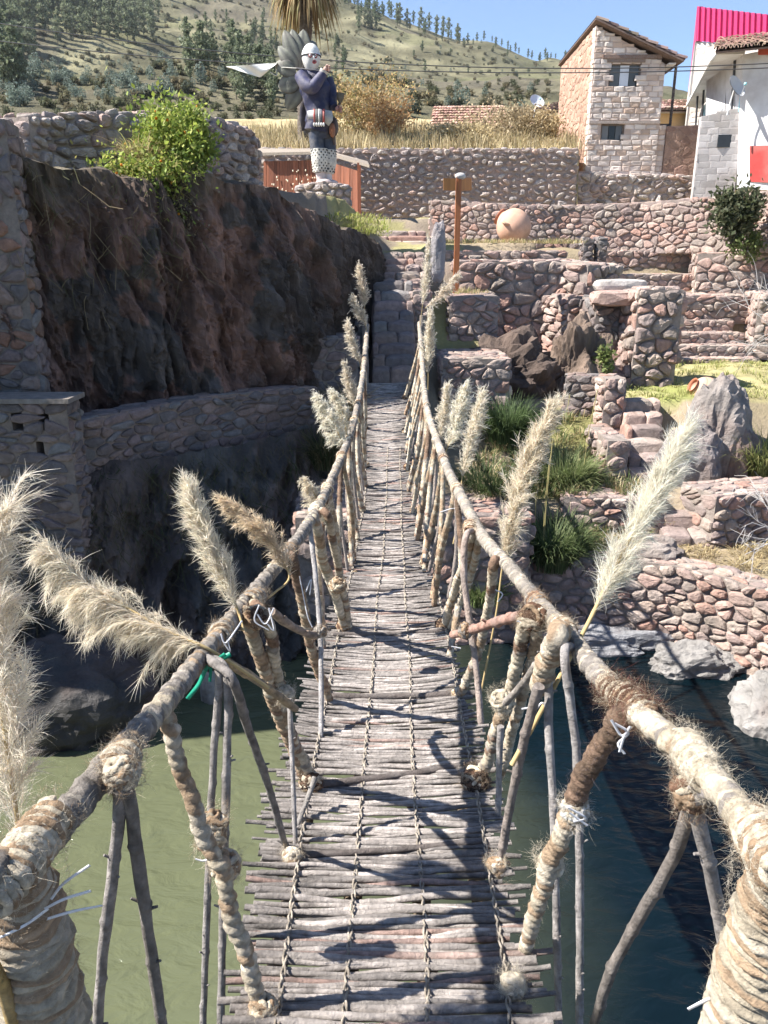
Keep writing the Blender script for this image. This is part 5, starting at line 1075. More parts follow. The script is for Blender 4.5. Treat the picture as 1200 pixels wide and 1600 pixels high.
# --- farther suspenders: V pairs and braces continuing to the far end
rng = np.random.default_rng(5)
def at(Q, Y): return np.array([np.interp(Y, Q[:, 1], Q[:, k]) for k in range(3)])
for side, Q in ((-1, LQ), (1, RQ)):
    Y = 4.4; k = 0
    while Y < 12.6:
        top = at(Q, Y); l, r = deck_x(Y+.4); e = l if side < 0 else r
        for dy in (-.42, .38):
            yb_ = Y+dy+rng.uniform(-.1, .1); l, r = deck_x(yb_); e = (l if side < 0 else r)*.93
            b_ = np.array((e, yb_, DECKZ(yb_)+.03)); m_ = (top+b_)/2+np.array((side*rng.uniform(-.03,.06), rng.normal(0,.06), rng.normal(0,.02)))
            mb = MB(); cf = [cream, mix, brn, topdark(dk, mix, .3)][rng.integers(4)]
            tube(mb, [top, m_, b_], rng.uniform(.015,.023), None, 9, .012, wrapmod(.03, .3), wrapcol(.03, cf))
            if Y < 7: hairs(mb, [top, m_, b_], .024, 260, .04, [CREAM, PALE, TAN], int(Y*100), .0012)
            mb.build('suspender_rope', M['wool'], br)
        if k % 2 == 0 or Y < 7.5:
            yb_ = Y+rng.uniform(-.1,.25); l, r = deck_x(yb_); e = (l if side < 0 else r)*1.05
            mb = MB(); tube(mb, [top-np.array((0,0,.03)), (top+np.array((e, yb_, DECKZ(yb_))))/2+np.array((side*.03,rng.uniform(-.06,.06),0)), (e, yb_, DECKZ(yb_)+.02)], rng.uniform(.012,.018), np.array((.3,.25,.22))*rng.uniform(.8,1.2), 8, .02, lambda s, th: 1+.1*np.sin(s*30)); mb.build('brace_stick', M['wood'], br)
        c = at(Q, Y); d = at(Q, Y+.2)-at(Q, Y-.2); coil(c, d, .044, .07, 5, .011, [[CREAM, PALE, TAN], [BROWN*1.3, TAN, CREAM], [GREYC, CREAM]][k % 3], 60+k+(20 if side > 0 else 0), 260 if Y < 7 else 0, .04)
        l, r = deck_x(Y); e = (l if side < 0 else r)
        if k % 2: coil((e*.95, Y+.4, DECKZ(Y+.4)+.04), (side*-.2, 0, 1), .036, .07, 4, .012, [BROWN, TAN, CREAM], 90+k+(20 if side > 0 else 0), 200 if Y < 7 else 0)
        Y += rng.uniform(.72, .98); k += 1
# far end posts
for x in (LP[-1].x-.04, RP[-1].x+.04):
    mb = MB(); tube(mb, [(x, 13.05, -2.6), (x, 13.05, -.85)], [.06,.05], (.2,.17,.15), 10, .05, lambda s, th: 1+.08*np.sin(s*15+th)); mb.build('end_post', M['wood'], br)
# white plastic strings, a green ribbon
def strip(pts, Y0, w, col, m='plastic', Y1=None, nm='tie_string'):
    p = path(pts, Y0, Y1 or Y0); mb = MB(); q, s = crpath(p, .006); n = len(q); t = np.gradient(q, axis=0); t /= np.linalg.norm(t, axis=1)[:, None]; sd = np.cross(t, (.2,.97,.1)); sd += .4*np.array((0,1,0))*np.sin(s*40)[:, None]; sd /= np.linalg.norm(sd, axis=1)[:, None]
    nr = np.cross(t, sd)*.0006; v = np.stack([q-sd*w+nr, q+sd*w+nr, q+sd*w-nr, q-sd*w-nr], 1); mb.add(v.reshape(-1, 3), gridf(n, 4, True), col); return mb.build(nm, M[m], br)
WH = (.78,.78,.8)
for pts, Y0 in (([(80,1405),(100,1380),(140,1352)],.9),([(60,1440),(110,1425),(160,1415)],.9),([(70,1420),(100,1405),(142,1392)],.89),([(0,1465),(40,1445),(75,1420)],.88)): strip(pts, Y0, .002, WH)
for pts, Y0 in (([(345,990),(352,1005),(368,985),(378,970)],1.93),([(350,1005),(360,1018),(355,1000)],1.93),([(402,960),(415,975),(428,950)],2.1),([(418,975),(428,985),(420,950)],2.12),
    ([(468,900),(480,960),(488,980)],2.85),([(478,925),(486,905),(484,930)],2.85),([(405,945),(398,970),(420,985)],2.1),([(305,1342),(318,1345),(335,1338)],1.56)): strip(pts, Y0, .0022, WH)
for pts, Y0 in (([(955,1125),(972,1150),(985,1135)],1.42),([(960,1130),(982,1145),(966,1162),(976,1178)],1.42),([(975,1150),(968,1175)],1.41),([(888,1262),(915,1278),(896,1284)],1.56),([(890,1270),(918,1290)],1.56),
    ([(838,1108),(848,1098),(856,1112)],1.95),([(815,1108),(838,1105),(822,1118)],1.95),([(808,970),(830,980),(852,978)],2.2),([(1170,1375),(1172,1400)],.97),([(1075,1577),(1105,1562),(1145,1548)],1.02),([(1165,1400),(1190,1425),(1205,1450)],.97),
    ([(770,920),(785,928),(778,940)],3.0),([(688,800),(712,795),(725,812)],4.4),([(705,1010),(720,1013)],3.4)): strip(pts, Y0, .0028, WH)
strip([(352,1022),(335,1035),(322,1045),(310,1070),(293,1092)], 1.82, .006, (.02,.3,.19), nm='green_ribbon'); strip([(330,1040),(345,1030),(360,1022)], 1.84, .007, (.02,.3,.19), nm='green_ribbon'); strip([(330,1038),(328,1065)], 1.84, .004, (.02,.3,.19), nm='green_ribbon')
# ---------------------------------------------------------------- pampas plumes tied to the rails
PG = 'pampas plumes tied along the handrails'
def plume(label, pts, Y0, Y1, width, n, seed, col=(.6,.53,.41), stem=None, sY=None, droop=.5, w=None, stem_r=.004):
    """pts: pixel path from plume base to tip; stem: pixel path of the reed below it"""
    n = int(n*2.1); base = P(*pts[0], Y0); o = thing('pampas_plume', label, 'pampas grass', base, PG); rng = np.random.default_rng(seed)
    d = np.concatenate([[0], np.cumsum([math.dist(a, b) for a, b in zip(pts[:-1], pts[1:])])]); d /= d[-1]
    ctrl = [P(*p, Y0+(Y1-Y0)*t) for p, t in zip(pts, d)]; q, s = crpath(ctrl, .01); L = s[-1]; t_, a_, b_ = frames(q); W_ = width*(q[len(q)//2][1]*1.0)/FPX*1.08
    nb = int(95+L*80); ub = np.sort(rng.random(nb)**.9)*.95; kb = np.minimum((ub*len(q)).astype(int), len(q)-1); tb = np.arange(nb)*2.4+rng.normal(0, .6, nb)
    ob = np.cos(tb)[:, None]*a_[kb]+np.sin(tb)[:, None]*b_[kb]; env = np.sin(np.pi*np.clip(ub*.8+.12, 0, 1))**.75
    lb = L*.33*rng.uniform(.6, 1.2, nb)*(.6+.4*env)*1.05; sb = W_*.36*env*(1.15-.75*ub)*rng.uniform(.25, 1.1, nb); g = np.array((0, 0, -1.)); db = droop*rng.uniform(.3, 1.7, nb); jb = rng.normal(0, .085, (nb, 3))
    def bpos(i, u): return q[kb[i]]+t_[kb[i]]*(lb[i]*u*(1-.12*u))[:, None]+ob[i]*(sb[i]*(1-(1-u)**1.6))[:, None]+g*(db[i]*lb[i]*.5*u**2.2)[:, None]+jb[i]*(lb[i]*u**1.5)[:, None]
    i = rng.choice(nb, n, p=(.3+env)/np.sum(.3+env)); u1 = rng.random(n)**.8*.98; b0 = bpos(i, u1); tg = bpos(i, np.minimum(u1+.06, 1.05))-b0; tg /= np.linalg.norm(tg, axis=1)[:, None]+1e-9
    dr = tg+rng.normal(0, .27, (n, 3)); dr /= np.linalg.norm(dr, axis=1)[:, None]; fl = np.minimum(L, .55)*rng.uniform(.04, .12, n)*(1.15-.5*u1); m = 5; u = np.linspace(0, 1, m); cu_ = rng.normal(0, .35, (n, 3))
    p = b0[:, None]+fl[:, None, None]*(dr[:, None]*u[None, :, None]+cu_[:, None]*(u**2)[None, :, None]+g*(droop*.35*u**2)[None, :, None])
    sd = rng.normal(0, 1, (n, 3)); sd /= np.linalg.norm(sd, axis=1)[:, None]
    w = (w or .0009*max(1, Y0*.5))*.8; n = n; prof = np.array((.7,1.1,1.1,.8,.15)); ww = w*prof*1.0
    v = np.stack([p-sd[:, None]*ww[None, :, None], p+sd[:, None]*ww[None, :, None]], 2).reshape(-1, 3)
    f = (np.arange(n)[:, None, None]*(2*m)+np.array([[2*i,2*i+1,2*i+3,2*i+2] for i in range(m-1)])[None]).reshape(-1, 4)
    cc = 1.05*(.6*np.array(col)+.4*np.array((.84,.79,.7)))*rng.uniform(.8, 1.25, n)[:, None]*np.array((1,1,1))+rng.normal(0, .012, (n, 3)); mb = MB(); mb.add(v, f, np.repeat(np.clip(cc, 0.02, .88), 2*m, 0)); mb.build('feathery_head', M['plume'], o)
    mb = MB(); sp = [ctrl[-1]*.1+ctrl[-2]*.9]+ctrl[::-1][1:]
    if stem:
        sY = sY or Y0
        sp += [P(*p, Y0+(sY-Y0)*(i+1)/len(stem)) for i, p in enumerate(stem)]
    tube(mb, sp, [stem_r*.4, stem_r, stem_r*1.2], (.5,.37,.18), 7, .015, lambda s, th: 1+.15*np.exp(-((np.mod(s, .13)-.06)/.006)**2)); mb.build('stalk', M['straw'], o)
    return o
plume('big fluffy pampas plume cut by the left photo edge', [(30,1330),(15,1200),(-5,1050),(-15,900),(0,815)], 1.25, 1.35, 165, 6000, 1, (.62,.55,.44), [(10,1450)], 1.2, .6, .0007)
plume('long drooping pampas plume pointing left from the left handrail', [(318,1010),(260,985),(200,950),(140,915),(85,862)], 1.85, 1.95, 120, 7000, 2, (.64,.56,.43), [(360,1035),(420,1075)], 1.9, 1.1, .0008)
plume('upright cream pampas plume leaning left on the left handrail', [(372,955),(352,905),(325,840),(298,770)], 2.2, 2.25, 74, 4300, 3, (.66,.58,.44), [(380,985)], 2.15, .35)
plume('golden pampas plume beside the upright cream one on the left handrail', [(452,902),(435,865),(405,825),(362,788)], 2.75, 2.8, 56, 3400, 4, (.58,.43,.24), [(430,925),(410,940)], 2.6, .5)
plume('small bent pampas plume on the left handrail at the bridge middle', [(512,818),(500,790),(488,765),(480,752)], 4.2, 4.2, 62, 1800, 5, (.6,.52,.38), None, None, 1.2)
plume('left drooping white pampas plume in a pair on the far left handrail', [(540,705),(528,675),(515,645),(500,622)], 5.8, 5.9, 52, 2300, 6, (.68,.63,.52), None, None, 1.0)
plume('right white pampas plume in a pair on the far left handrail', [(542,680),(538,655),(533,635),(522,615)], 6.0, 6.0, 46, 1600, 7, (.68,.62,.5), None, None, .8)
plume('lowest of the row of pampas plumes on the far left rail', [(556,640),(550,615),(545,595),(540,572)], 7.6, 7.6, 34, 1200, 8, (.56,.48,.36), [(562,660)], 7.6, .6)
plume('second lowest pampas plume on the far left rail', [(563,570),(556,548),(550,530),(545,508)], 10.4, 10.4, 30, 1200, 9, (.6,.53,.42), [(566,600)], 10.4, .5)
plume('second highest pampas plume on the far left rail', [(572,512),(566,495),(558,480),(552,466)], 12.2, 12.2, 30, 1200, 10, (.62,.54,.42), [(574,535)], 12.2, .5)
plume('topmost pampas plume on the far left rail', [(570,482),(568,460),(564,440),(562,420)], 12.8, 12.8, 28, 1300, 11, (.58,.49,.37), [(573,520)], 12.8, .35)
plume('tallest pampas plume on the far right rail', [(660,478),(663,450),(666,425),(669,385)], 12.8, 12.8, 26, 1300, 12, (.62,.56,.46), [(655,520)], 12.8, .25)
plume('slanting pampas wisps leaning right on the far right rail', [(664,482),(680,468),(695,452),(712,432)], 12.7, 12.7, 30, 900, 13, (.58,.5,.4), None, None, .5)
plume('middle pampas plume on the far right rail', [(669,585),(668,555),(670,525),(672,492)], 10.4, 10.4, 32, 1700, 14, (.64,.57,.45), [(668,630)], 10.4, .4)
plume('leftmost of three pampas plumes on the right rail by the bushes', [(686,690),(690,665),(695,640),(698,610)], 6.3, 6.3, 38, 1500, 15, (.62,.56,.45), [(684,720)], 6.3, .4)
plume('middle of three pampas plumes on the right rail by the bushes', [(697,705),(707,680),(715,650),(725,612)], 6.0, 6.0, 52, 2300, 16, (.7,.65,.54), [(690,735)], 6.0, .4)
plume('slim rightmost of three pampas plumes on the right rail by the bushes', [(722,745),(730,710),(740,670),(751,622)], 5.5, 5.5, 36, 1900, 17, (.68,.6,.47), [(720,790),(708,850)], 5.3, .4)
plume('tall cream pampas plume at the middle of the right handrail', [(785,885),(798,820),(815,750),(838,690),(856,652)], 3.25, 3.3, 50, 5200, 18, (.64,.55,.4), [(775,960),(752,1080)], 3.2, .45)
plume('big white pampas plume slanting right from the right handrail', [(925,962),(955,900),(990,830),(1030,750),(1062,690)], 2.05, 2.2, 62, 6500, 19, (.7,.66,.55), [(900,1010),(860,1085),(800,1195)], 1.95, .35, .0008, .0065)
# ---------------------------------------------------------------- grasses, bushes
def blades(mb, base, n, h, spread, seed, cols, w=.006, lean=.5, rad=.15, flat=1.0):
    rng = np.random.default_rng(seed); m = 6; u = np.linspace(0, 1, m); az = rng.uniform(0, 2*np.pi, n); r0 = rad*np.sqrt(rng.random(n)); b = np.array(tuple(base))+np.stack([r0*np.cos(az), r0*np.sin(az)*flat, np.zeros(n)], 1)
    a2 = az+rng.normal(0, .5, n); d = np.stack([np.cos(a2), np.sin(a2), np.zeros(n)], 1); L = h*rng.uniform(.55, 1.1, n); sp = spread*rng.uniform(.2, 1.2, n)
    p = b[:, None]+d[:, None]*(sp[:, None]*u**1.7)[..., None]+np.array((0,0,1.))*(L[:, None]*(u-lean*rng.uniform(.3,1.2,n)[:, None]*u**2.6))[..., None]
    sd = np.stack([-np.sin(a2), np.cos(a2), rng.normal(0,.3,n)], 1); ww = w*np.array((.8,1,1,.85,.55,.08))
    v = np.stack([p-sd[:, None]*ww[None, :, None], p+sd[:, None]*ww[None, :, None]], 2).reshape(-1, 3); f = (np.arange(n)[:, None, None]*(2*m)+np.array([[2*i,2*i+1,2*i+3,2*i+2] for i in range(m-1)])[None]).reshape(-1, 4)
    cc = np.array(cols)[rng.integers(len(cols), size=n)]*rng.uniform(.75, 1.3, n)[:, None]; mb.add(v, f, np.repeat(cc, 2*m, 0))
GR = [(.1,.14,.045),(.14,.19,.07),(.18,.21,.09),(.08,.11,.04)]; DRY = [(.4,.32,.17),(.5,.42,.25),(.34,.26,.14)]
def clump(label, px, py, Y, n, h, spread, seed, cols=GR, w=.007, rad=.25, stalks=0):
    b = P(px, py, Y); o = thing('grass_clump', label, 'grass clump', b); mb = MB(); blades(mb, b-Vector((0,0,.1)), n, h, spread, seed, cols, w, .55, rad); mb.build('blades', M['leaf'], o)
    rng = np.random.default_rng(seed)
    for k in range(stalks):
        x, y = rng.uniform(-.3, .3, 2); mb = MB(); tube(mb, [b+Vector((x,y,0)), b+Vector((x*1.1,y,h*.9)), b+Vector((x*1.25+.05,y,h*rng.uniform(1.5,2.0)))], [.007,.006,.004], (.35,.3,.13), 6, .1, lambda s, th: 1+.8*(s > h*1.35)); mb.build('flower_stalk', M['straw'], o)
    return o
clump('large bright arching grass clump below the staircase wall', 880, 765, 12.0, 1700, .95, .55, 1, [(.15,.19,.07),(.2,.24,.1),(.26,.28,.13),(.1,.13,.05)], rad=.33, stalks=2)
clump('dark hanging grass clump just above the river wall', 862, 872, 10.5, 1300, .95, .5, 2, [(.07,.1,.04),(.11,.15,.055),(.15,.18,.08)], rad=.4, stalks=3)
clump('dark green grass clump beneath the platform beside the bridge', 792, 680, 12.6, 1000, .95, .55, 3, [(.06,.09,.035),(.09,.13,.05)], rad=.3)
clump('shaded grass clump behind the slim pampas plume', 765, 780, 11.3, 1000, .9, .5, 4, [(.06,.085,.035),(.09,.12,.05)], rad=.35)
clump('small grass tuft growing by the abutment under the right handrail', 752, 930, 9.9, 500, .5, .3, 5, rad=.25)
clump('pale green reed clump at the right photo edge by the pointed rock', 1190, 735, 12.4, 900, 1.0, .7, 6, [(.2,.22,.08),(.28,.27,.11),(.14,.17,.06)], rad=.35)
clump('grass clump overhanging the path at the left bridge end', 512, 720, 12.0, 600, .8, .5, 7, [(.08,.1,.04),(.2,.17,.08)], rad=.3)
clump('dry reed tuft behind the left pampas pair', 545, 650, 12.2, 260, .8, .6, 8, DRY, rad=.2)
# fringe of scrub on the bank: nobody could count it
mb = MB(); rng = np.random.default_rng(3)
for k in range(300):
    x = rng.uniform(1.4, 4.0); y = rng.uniform(10.6, 14.2); blades(mb, (x, y, gh(x, y)), 22, rng.uniform(.12,.35), .15, k, GR+DRY, .006, .4, .12)
for k in range(420):
    x = rng.uniform(4.5, 10); y = rng.uniform(13.9, 19); edge = y > 18.2 or x < 5.4 or rng.random() < .3
    if edge: blades(mb, (x, y, gh(x, y)), 26, rng.uniform(.05,.16), .08, k+900, [(.36,.35,.14),(.42,.38,.18),(.27,.3,.09)], .007, .3, .16)
for k in range(200):
    x = rng.uniform(2.6, 7); y = rng.uniform(9.8, 11.2)
    if y > bank(x)+.45: blades(mb, (x, y, gh(x, y)), 26, rng.uniform(.06,.2), .16, k+1500, DRY, .005, .6, .2)
for k in range(90):
    x = rng.uniform(1.4, 5); blades(mb, (x, rng.uniform(20.2,21.5), .42), 20, rng.uniform(.06,.18), .08, k+1900, DRY+[(.25,.27,.09)], .007, .3, .15)
for k in range(50):
    q = P(rng.uniform(705,880), 463, rng.uniform(16.6,18.2)); blades(mb, (q.x, q.y, gh(q.x,q.y)+.02), 20, rng.uniform(.1,.25), .1, k+2100, DRY+[(.25,.27,.09)], .006, .3, .15)
for k in range(140):
    q = P(rng.uniform(470,600), 330, rng.uniform(16.2,19.5)); blades(mb, (q.x, q.y, ZZ(535,345,17.5)-.1+rng.uniform(-.2,.15)), 16, rng.uniform(.08,.2), .12, k+2300, [(.3,.32,.08),(.22,.26,.06),(.4,.36,.16)], .008, .4, .2)
struct(mb.build('grass', M['leaf']), 'short grass and weeds growing on the ledges and lawn', 'stuff')
mb = MB()
for k in range(900):
    y = rng.uniform(34.6, 46); x = rng.uniform(-7, .228*y); blades(mb, (x, y, 4.15+(y-34)*.2-.05), 16, rng.uniform(.4,1.05), .3, k, [(.44,.36,.22),(.5,.42,.27),(.37,.3,.18),(.3,.26,.14)], .016, .35, .5)
struct(mb.build('dry_field_grass', M['drygrass']), 'tall straw coloured grass on the field behind the cobble wall', 'stuff')
# dry creepers hanging on the cliff and the lower rock
mb = MB()
def strand(p, L, seed, col, w):
    rg = np.random.default_rng(seed); pts = [np.array(p)]; d = np.array((rg.normal(0,.4), -.25, -.6))
    for _ in range(4): pts.append(pts[-1]+d*L/4); d = d+np.array((rg.normal(0,.35), rg.normal(0,.15), rg.normal(-.15,.35)))
    q = np.array(pts); sd = rg.normal(0, 1, 3); sd /= np.linalg.norm(sd); v = np.stack([q-sd*w, q+sd*w], 1); mb.add(v.reshape(-1, 3), gridf(5, 2), col)
cvx = v
def surf_scatter(Q, n, zlo, zhi, off):
    for k in range(n):
        i = rng.integers(0, len(Q)); yield Q[i], rng.uniform(zlo, zhi)
cl = bpy.data.objects['cliff'].data; vc = np.array([q.co[:] for q in cl.vertices]); rb = bpy.data.objects['rock_bank'].data; vr = np.array([q.co[:] for q in rb.vertices])
for k in range(5200):
    q = vc[rng.integers(len(vc))]
    if q[0] < -2.6 and q[2] > -.6+1.1*rng.random() and q[1] < 14: strand(q+np.array((0,-.03,.05)), rng.uniform(.15,.5), k, np.array([(.2,.16,.09),(.13,.12,.06),(.28,.22,.13),(.1,.1,.05)][k % 4]), .004)
for k in range(6500):
    q = vr[rng.integers(len(vr))]
    if q[2] > -4.3+1.2*rng.random(): strand(q+np.array((0,-.03,.05)), rng.uniform(.15,.55), k+9000, np.array([(.1,.11,.05),(.07,.085,.04),(.17,.14,.08),(.12,.1,.06)][k % 4]), .004)
struct(mb.build('hanging_creepers', M['drygrass']), 'dry creepers and roots hanging over the left rock faces', 'stuff')
# leafy shrubs
def leafcloud(mb, c, r, n, seed, cols, size, clumps=26, up=.3, hollow=.3):
    rng = np.random.default_rng(seed); cc = rng.normal(0, 1, (clumps, 3)); cc /= np.linalg.norm(cc, axis=1)[:, None]; cc *= (rng.uniform(hollow, 1, clumps)**.6)[:, None]; k = rng.integers(clumps, size=n); cs_ = rng.uniform(.16,.38,clumps)
    p = (cc[k]+rng.normal(0, 1, (n, 3))*cs_[k][:, None])*np.array(r)+np.array(tuple(c)); d = rng.normal(0, 1, (n, 3)); d[:, 2] += up; d /= np.linalg.norm(d, axis=1)[:, None]; e = np.cross(d, rng.normal(0, 1, (n, 3))); e /= np.linalg.norm(e, axis=1)[:, None]
    L = size*rng.uniform(.6, 1.4, n)[:, None]; v = np.stack([p, p+d*L*.5+e*L*.28, p+d*L, p+d*L*.5-e*L*.28], 1).reshape(-1, 3); f = np.arange(4*n).reshape(-1, 4); cv = rng.uniform(.75,1.25,clumps)
    mb.add(v, f, np.repeat(np.array(cols)[rng.integers(len(cols), size=n)]*(cv[k]*rng.uniform(.8, 1.2, n))[:, None], 4, 0)); return cc*np.array(r)+np.array(tuple(c))
def shrub(name, label, cat, base, c, r, n, seed, cols, size, clumps=26, branches=14, bcol=(.2,.16,.11), br_r=.012, flowers=None, up=.3, hollow=.3):
    o = thing(name, label, cat, base); mb = MB(); cc = leafcloud(mb, c, r, n, seed, cols, size, clumps, up, hollow); mb.build('foliage', M['leaf'], o); mb = MB(); rg = np.random.default_rng(seed)
    for e in cc[:branches]:
        b = np.array(tuple(base)); tube(mb, [b, b*.5+e*.5+rg.normal(0,.05,3)*np.array(r), e], [br_r*1.6, br_r, br_r*.4], bcol, 6, .05)
    mb.build('stem', M['wood'], o)
    if flowers:
        mb = MB()
        for _ in range(flowers[0]):
            e = cc[rg.integers(len(cc))]+rg.normal(0, .28, 3)*np.array(r); blob(mb, e, (flowers[1],)*3, flowers[2], 1, .2)
        mb.build('flower', M['leaf'], o)
    return o
MG = [(.3,.36,.07),(.23,.3,.055),(.38,.4,.1),(.17,.23,.05)]
b = P(285,265,12.7); c = P(278,225,12.55); mbx = None
sh_ = shrub('marigold_bush', 'bright green flowering bush with orange blooms on the cliff top', 'bush', (b.x,12.8,.95), (c.x,12.45,c.z+.05), (.52,.45,.55), 5600, 21, MG, .075, 34, 18, flowers=(60,.024,(.6,.24,.02)), up=.6)
b = P(215,290,11.8); shrub('trailing_bush', 'lower yellowish green trailing shrub spilling down the cliff', 'bush', (b.x+.1,12.1,1.1), (P(222,292,11.75).x,11.75,ZZ(222,292,11.75)), (.55,.35,.42), 5200, 22, MG+[(.32,.29,.1)], .065, 30, 16, flowers=(20,.02,(.6,.26,.03)), up=-.2)
b = P(265,335,11.9); shrub('dry_creeper_bush', 'pale dry twiggy creeper hanging under the flowering bush', 'bush', (b.x,12.1,.75), (P(262,330,11.9).x,11.9,ZZ(262,338,11.9)), (.38,.25,.4), 1500, 23, [(.3,.24,.15),(.38,.32,.22),(.18,.2,.07)], .05, 22, 22, (.34,.28,.2), .006, up=-.5)
mbg = MB(); q = P(222,245,12.2); blades(mbg, q-Vector((0,0,.12)), 420, .55, .4, 5, DRY+[(.4,.4,.14)], .005, .6, .25); tag(mbg.build('grass_tuft', M['leaf']), 'straw coloured grass tuft in front of the hilltop cobble wall', 'grass tuft')
q = P(1150,335,21.8); shrub('round_bush', 'small dark leafy bush on a thin trunk in front of the long wall', 'bush', (q.x+.05,21.8,.3), (q.x,21.7,ZZ(1150,330,21.8)), (.52,.45,.56), 3200, 24, [(.07,.085,.04),(.1,.11,.06),(.14,.14,.08)], .13, 28, 16, (.12,.1,.08), .02)
q = P(1165,380,21.7); shrub('low_plant', 'low green plant at the foot of the round bush', 'plant', (q.x,21.6,.1), (q.x,21.6,ZZ(1160,385,21.6)), (.35,.3,.35), 900, 25, [(.12,.16,.05),(.16,.19,.07)], .1, 14, 8)
q = P(940,565,15.2); shrub('fern_plant', 'small fern like plant sprouting beside the split rock', 'plant', (q.x,15.2,ZZ(935,590,15.2)), (q.x,15.1,q.z), (.16,.16,.3), 500, 26, [(.14,.18,.06),(.2,.22,.08)], .08, 12, 8)
for (px, py, Y, rx, rz_, lab, sd, cols, nn) in ((575,165,40,1.9,1.3,'large golden brown autumn bush behind the statue', 31, [(.42,.28,.12),(.35,.26,.12),(.46,.34,.18),(.3,.27,.11)], 5200),(605,180,38.5,1.0,.8,'smaller rusty bush right of the golden autumn bush', 32, [(.42,.25,.12),(.46,.33,.18)], 2000),(790,200,39,1.9,.85,'pale twiggy dry bush in front of the low tiled house', 33, [(.4,.32,.2),(.45,.37,.24),(.33,.26,.16)], 4200),(845,205,38,.9,.8,'pale dry bush leaning on the adobe house wall', 34, [(.42,.33,.19),(.48,.39,.24)], 2200),(720,212,37,1.3,.55,'low straw coloured bush on the field before the tiled house', 35, [(.45,.36,.2),(.5,.41,.25)], 2200)):
    q = P(px, py, Y); shrub('dry_bush', lab, 'bush', (q.x, Y, 4.15+(Y-34)*.2), q, (rx, rx*.7, rz_), nn, sd, cols, .13, 34, 20, (.3,.24,.17), .02)
# bare white twigs at the right edge
def twigs(label, base, n, L, seed, dirv):
    rg = np.random.default_rng(seed); o = thing('bare_shrub', label, 'dry shrub', base); mb = MB()
    def grow(p, d, l, r, dep):
        pts = [p]; dd = d.copy()
        for _ in range(4): dd = dd+rg.normal(0, .16, 3); dd /= np.linalg.norm(dd); pts.append(pts[-1]+dd*l/4)
        tube(mb, pts, [r, r*.55], (.5,.47,.44), 5, l/6)
        if dep:
            for _ in range(4):
                i = rg.integers(1, 5); nd = dd+rg.normal(0, .6, 3); grow(pts[i], nd/np.linalg.norm(nd), l*.55, r*.55, dep-1)
    for _ in range(n): grow(np.array(tuple(base)), np.array(dirv)+rg.normal(0, .35, 3), L, .011, 2)
    mb.build('twigs', M['straw'], o)
twigs('bare white twigged shrub at the right photo edge beside the benches', P(1240,560,16.5), 5, 1.4, 4, (-.35,-.1,.8))
twigs('low bare pale shrub at the right photo edge above the corner wall', P(1240,840,9.6), 6, .8, 5, (-.7,0,.45))
# ---------------------------------------------------------------- trees on the hill
def treemesh(kind, seed):
    rg = np.random.default_rng(seed); mb = MB(); H = 1.0; tube(mb, [(0,0,-.08),(rg.normal(0,.01),0,.4),(rg.normal(0,.02),0,.92)], [.014,.01,.003], (.2,.17,.13), 5, .2)
    if kind == 'tall':
        n = 420; z = rg.beta(1.6,1.5,n)*.86+.14; rad = .15*np.sin(np.pi*np.clip((z-.1)/.92,0,1))**.7*(.7+.5*np.sin(z*23+rg.uniform(0,6)))+.012
        cols = [(.16,.185,.105),(.2,.22,.135),(.125,.15,.085)]; s = .075
    else:
        n = 300; z = rg.beta(1.3,1.8,n)*.9+.06; rad = .3*np.sin(np.pi*np.clip(z*.9+.1,0,1))**.7; cols = [(.16,.2,.16),(.2,.24,.2),(.12,.155,.12)]; s = .1
    th = rg.uniform(0, 2*np.pi, n); r = rad*np.sqrt(rg.random(n))*1.1; p = np.stack([r*np.cos(th), r*np.sin(th), z], 1); d = rg.normal(0,1,(n,3)); d[:,2] += .5; d /= np.linalg.norm(d,axis=1)[:,None]; e = np.cross(d, rg.normal(0,1,(n,3))); e /= np.linalg.norm(e,axis=1)[:,None]; L = s*rg.uniform(.5,1.4,n)[:,None]
    v = np.stack([p-d*L*.5, p+e*L*.3, p+d*L*.5, p-e*L*.3], 1).reshape(-1,3); mb.add(v, np.arange(4*n).reshape(-1,4), np.repeat(np.array(cols)[rg.integers(len(cols),size=n)]*rg.uniform(.7,1.3,n)[:,None], 4, 0)); me = mb.mesh('hill_tree'); me.materials.append(M['leaf']); return me
TALL = [treemesh('tall', 40+k) for k in range(6)]; ROUND = [treemesh('round', 60+k) for k in range(4)]
rng = np.random.default_rng(17); cand = []
def hillpix(px, py):
    lo = 46.
    for Y in np.geomspace(50, 640, 110):
        q = P(px, py, float(Y))
        if hz(q.x, q.y) > q.z: return q.x, q.y
    return None
TL = {'t': 'slender grey green eucalyptus tree', 'r': 'low rounded bluish green shrub'}
def zone(n, x0, x1, y0, y1, kind, h, where):
    for _ in range(n):
        px = rng.uniform(x0, x1); py = rng.uniform(y0, y1); q = hillpix(px, py)
        if q: cand.append((q[0], q[1], kind, h*rng.uniform(.65, 1.25), TL[kind]+' '+where))
zone(60,-20,60,25,110,'t',12,'in the grove at the left photo edge'); zone(60,60,250,30,75,'t',12,'in the long grove across the left hillside'); zone(50,-10,120,-10,40,'t',14,'in the dense wood at the top left corner'); zone(34,120,260,-10,40,'t',13,'on the upper slope left of the palm')
zone(26,355,430,120,175,'t',5.5,'in the clump just left of the white pennant'); zone(26,280,420,60,130,'t',7,'scattered above the white pennant'); zone(18,395,470,60,100,'t',7,'beside the statue feathers'); zone(14,520,545,75,120,'t',6,'on the slope right of the statue head'); zone(20,0,40,110,160,'t',7,'above the tall side wall'); zone(14,560,600,20,60,'t',10,'below the skyline near the palm')
zone(12,600,850,60,120,'t',5,'alone on the bare slope below the ridge'); zone(24,300,480,20,110,'t',7,'thinly spread behind the statue')
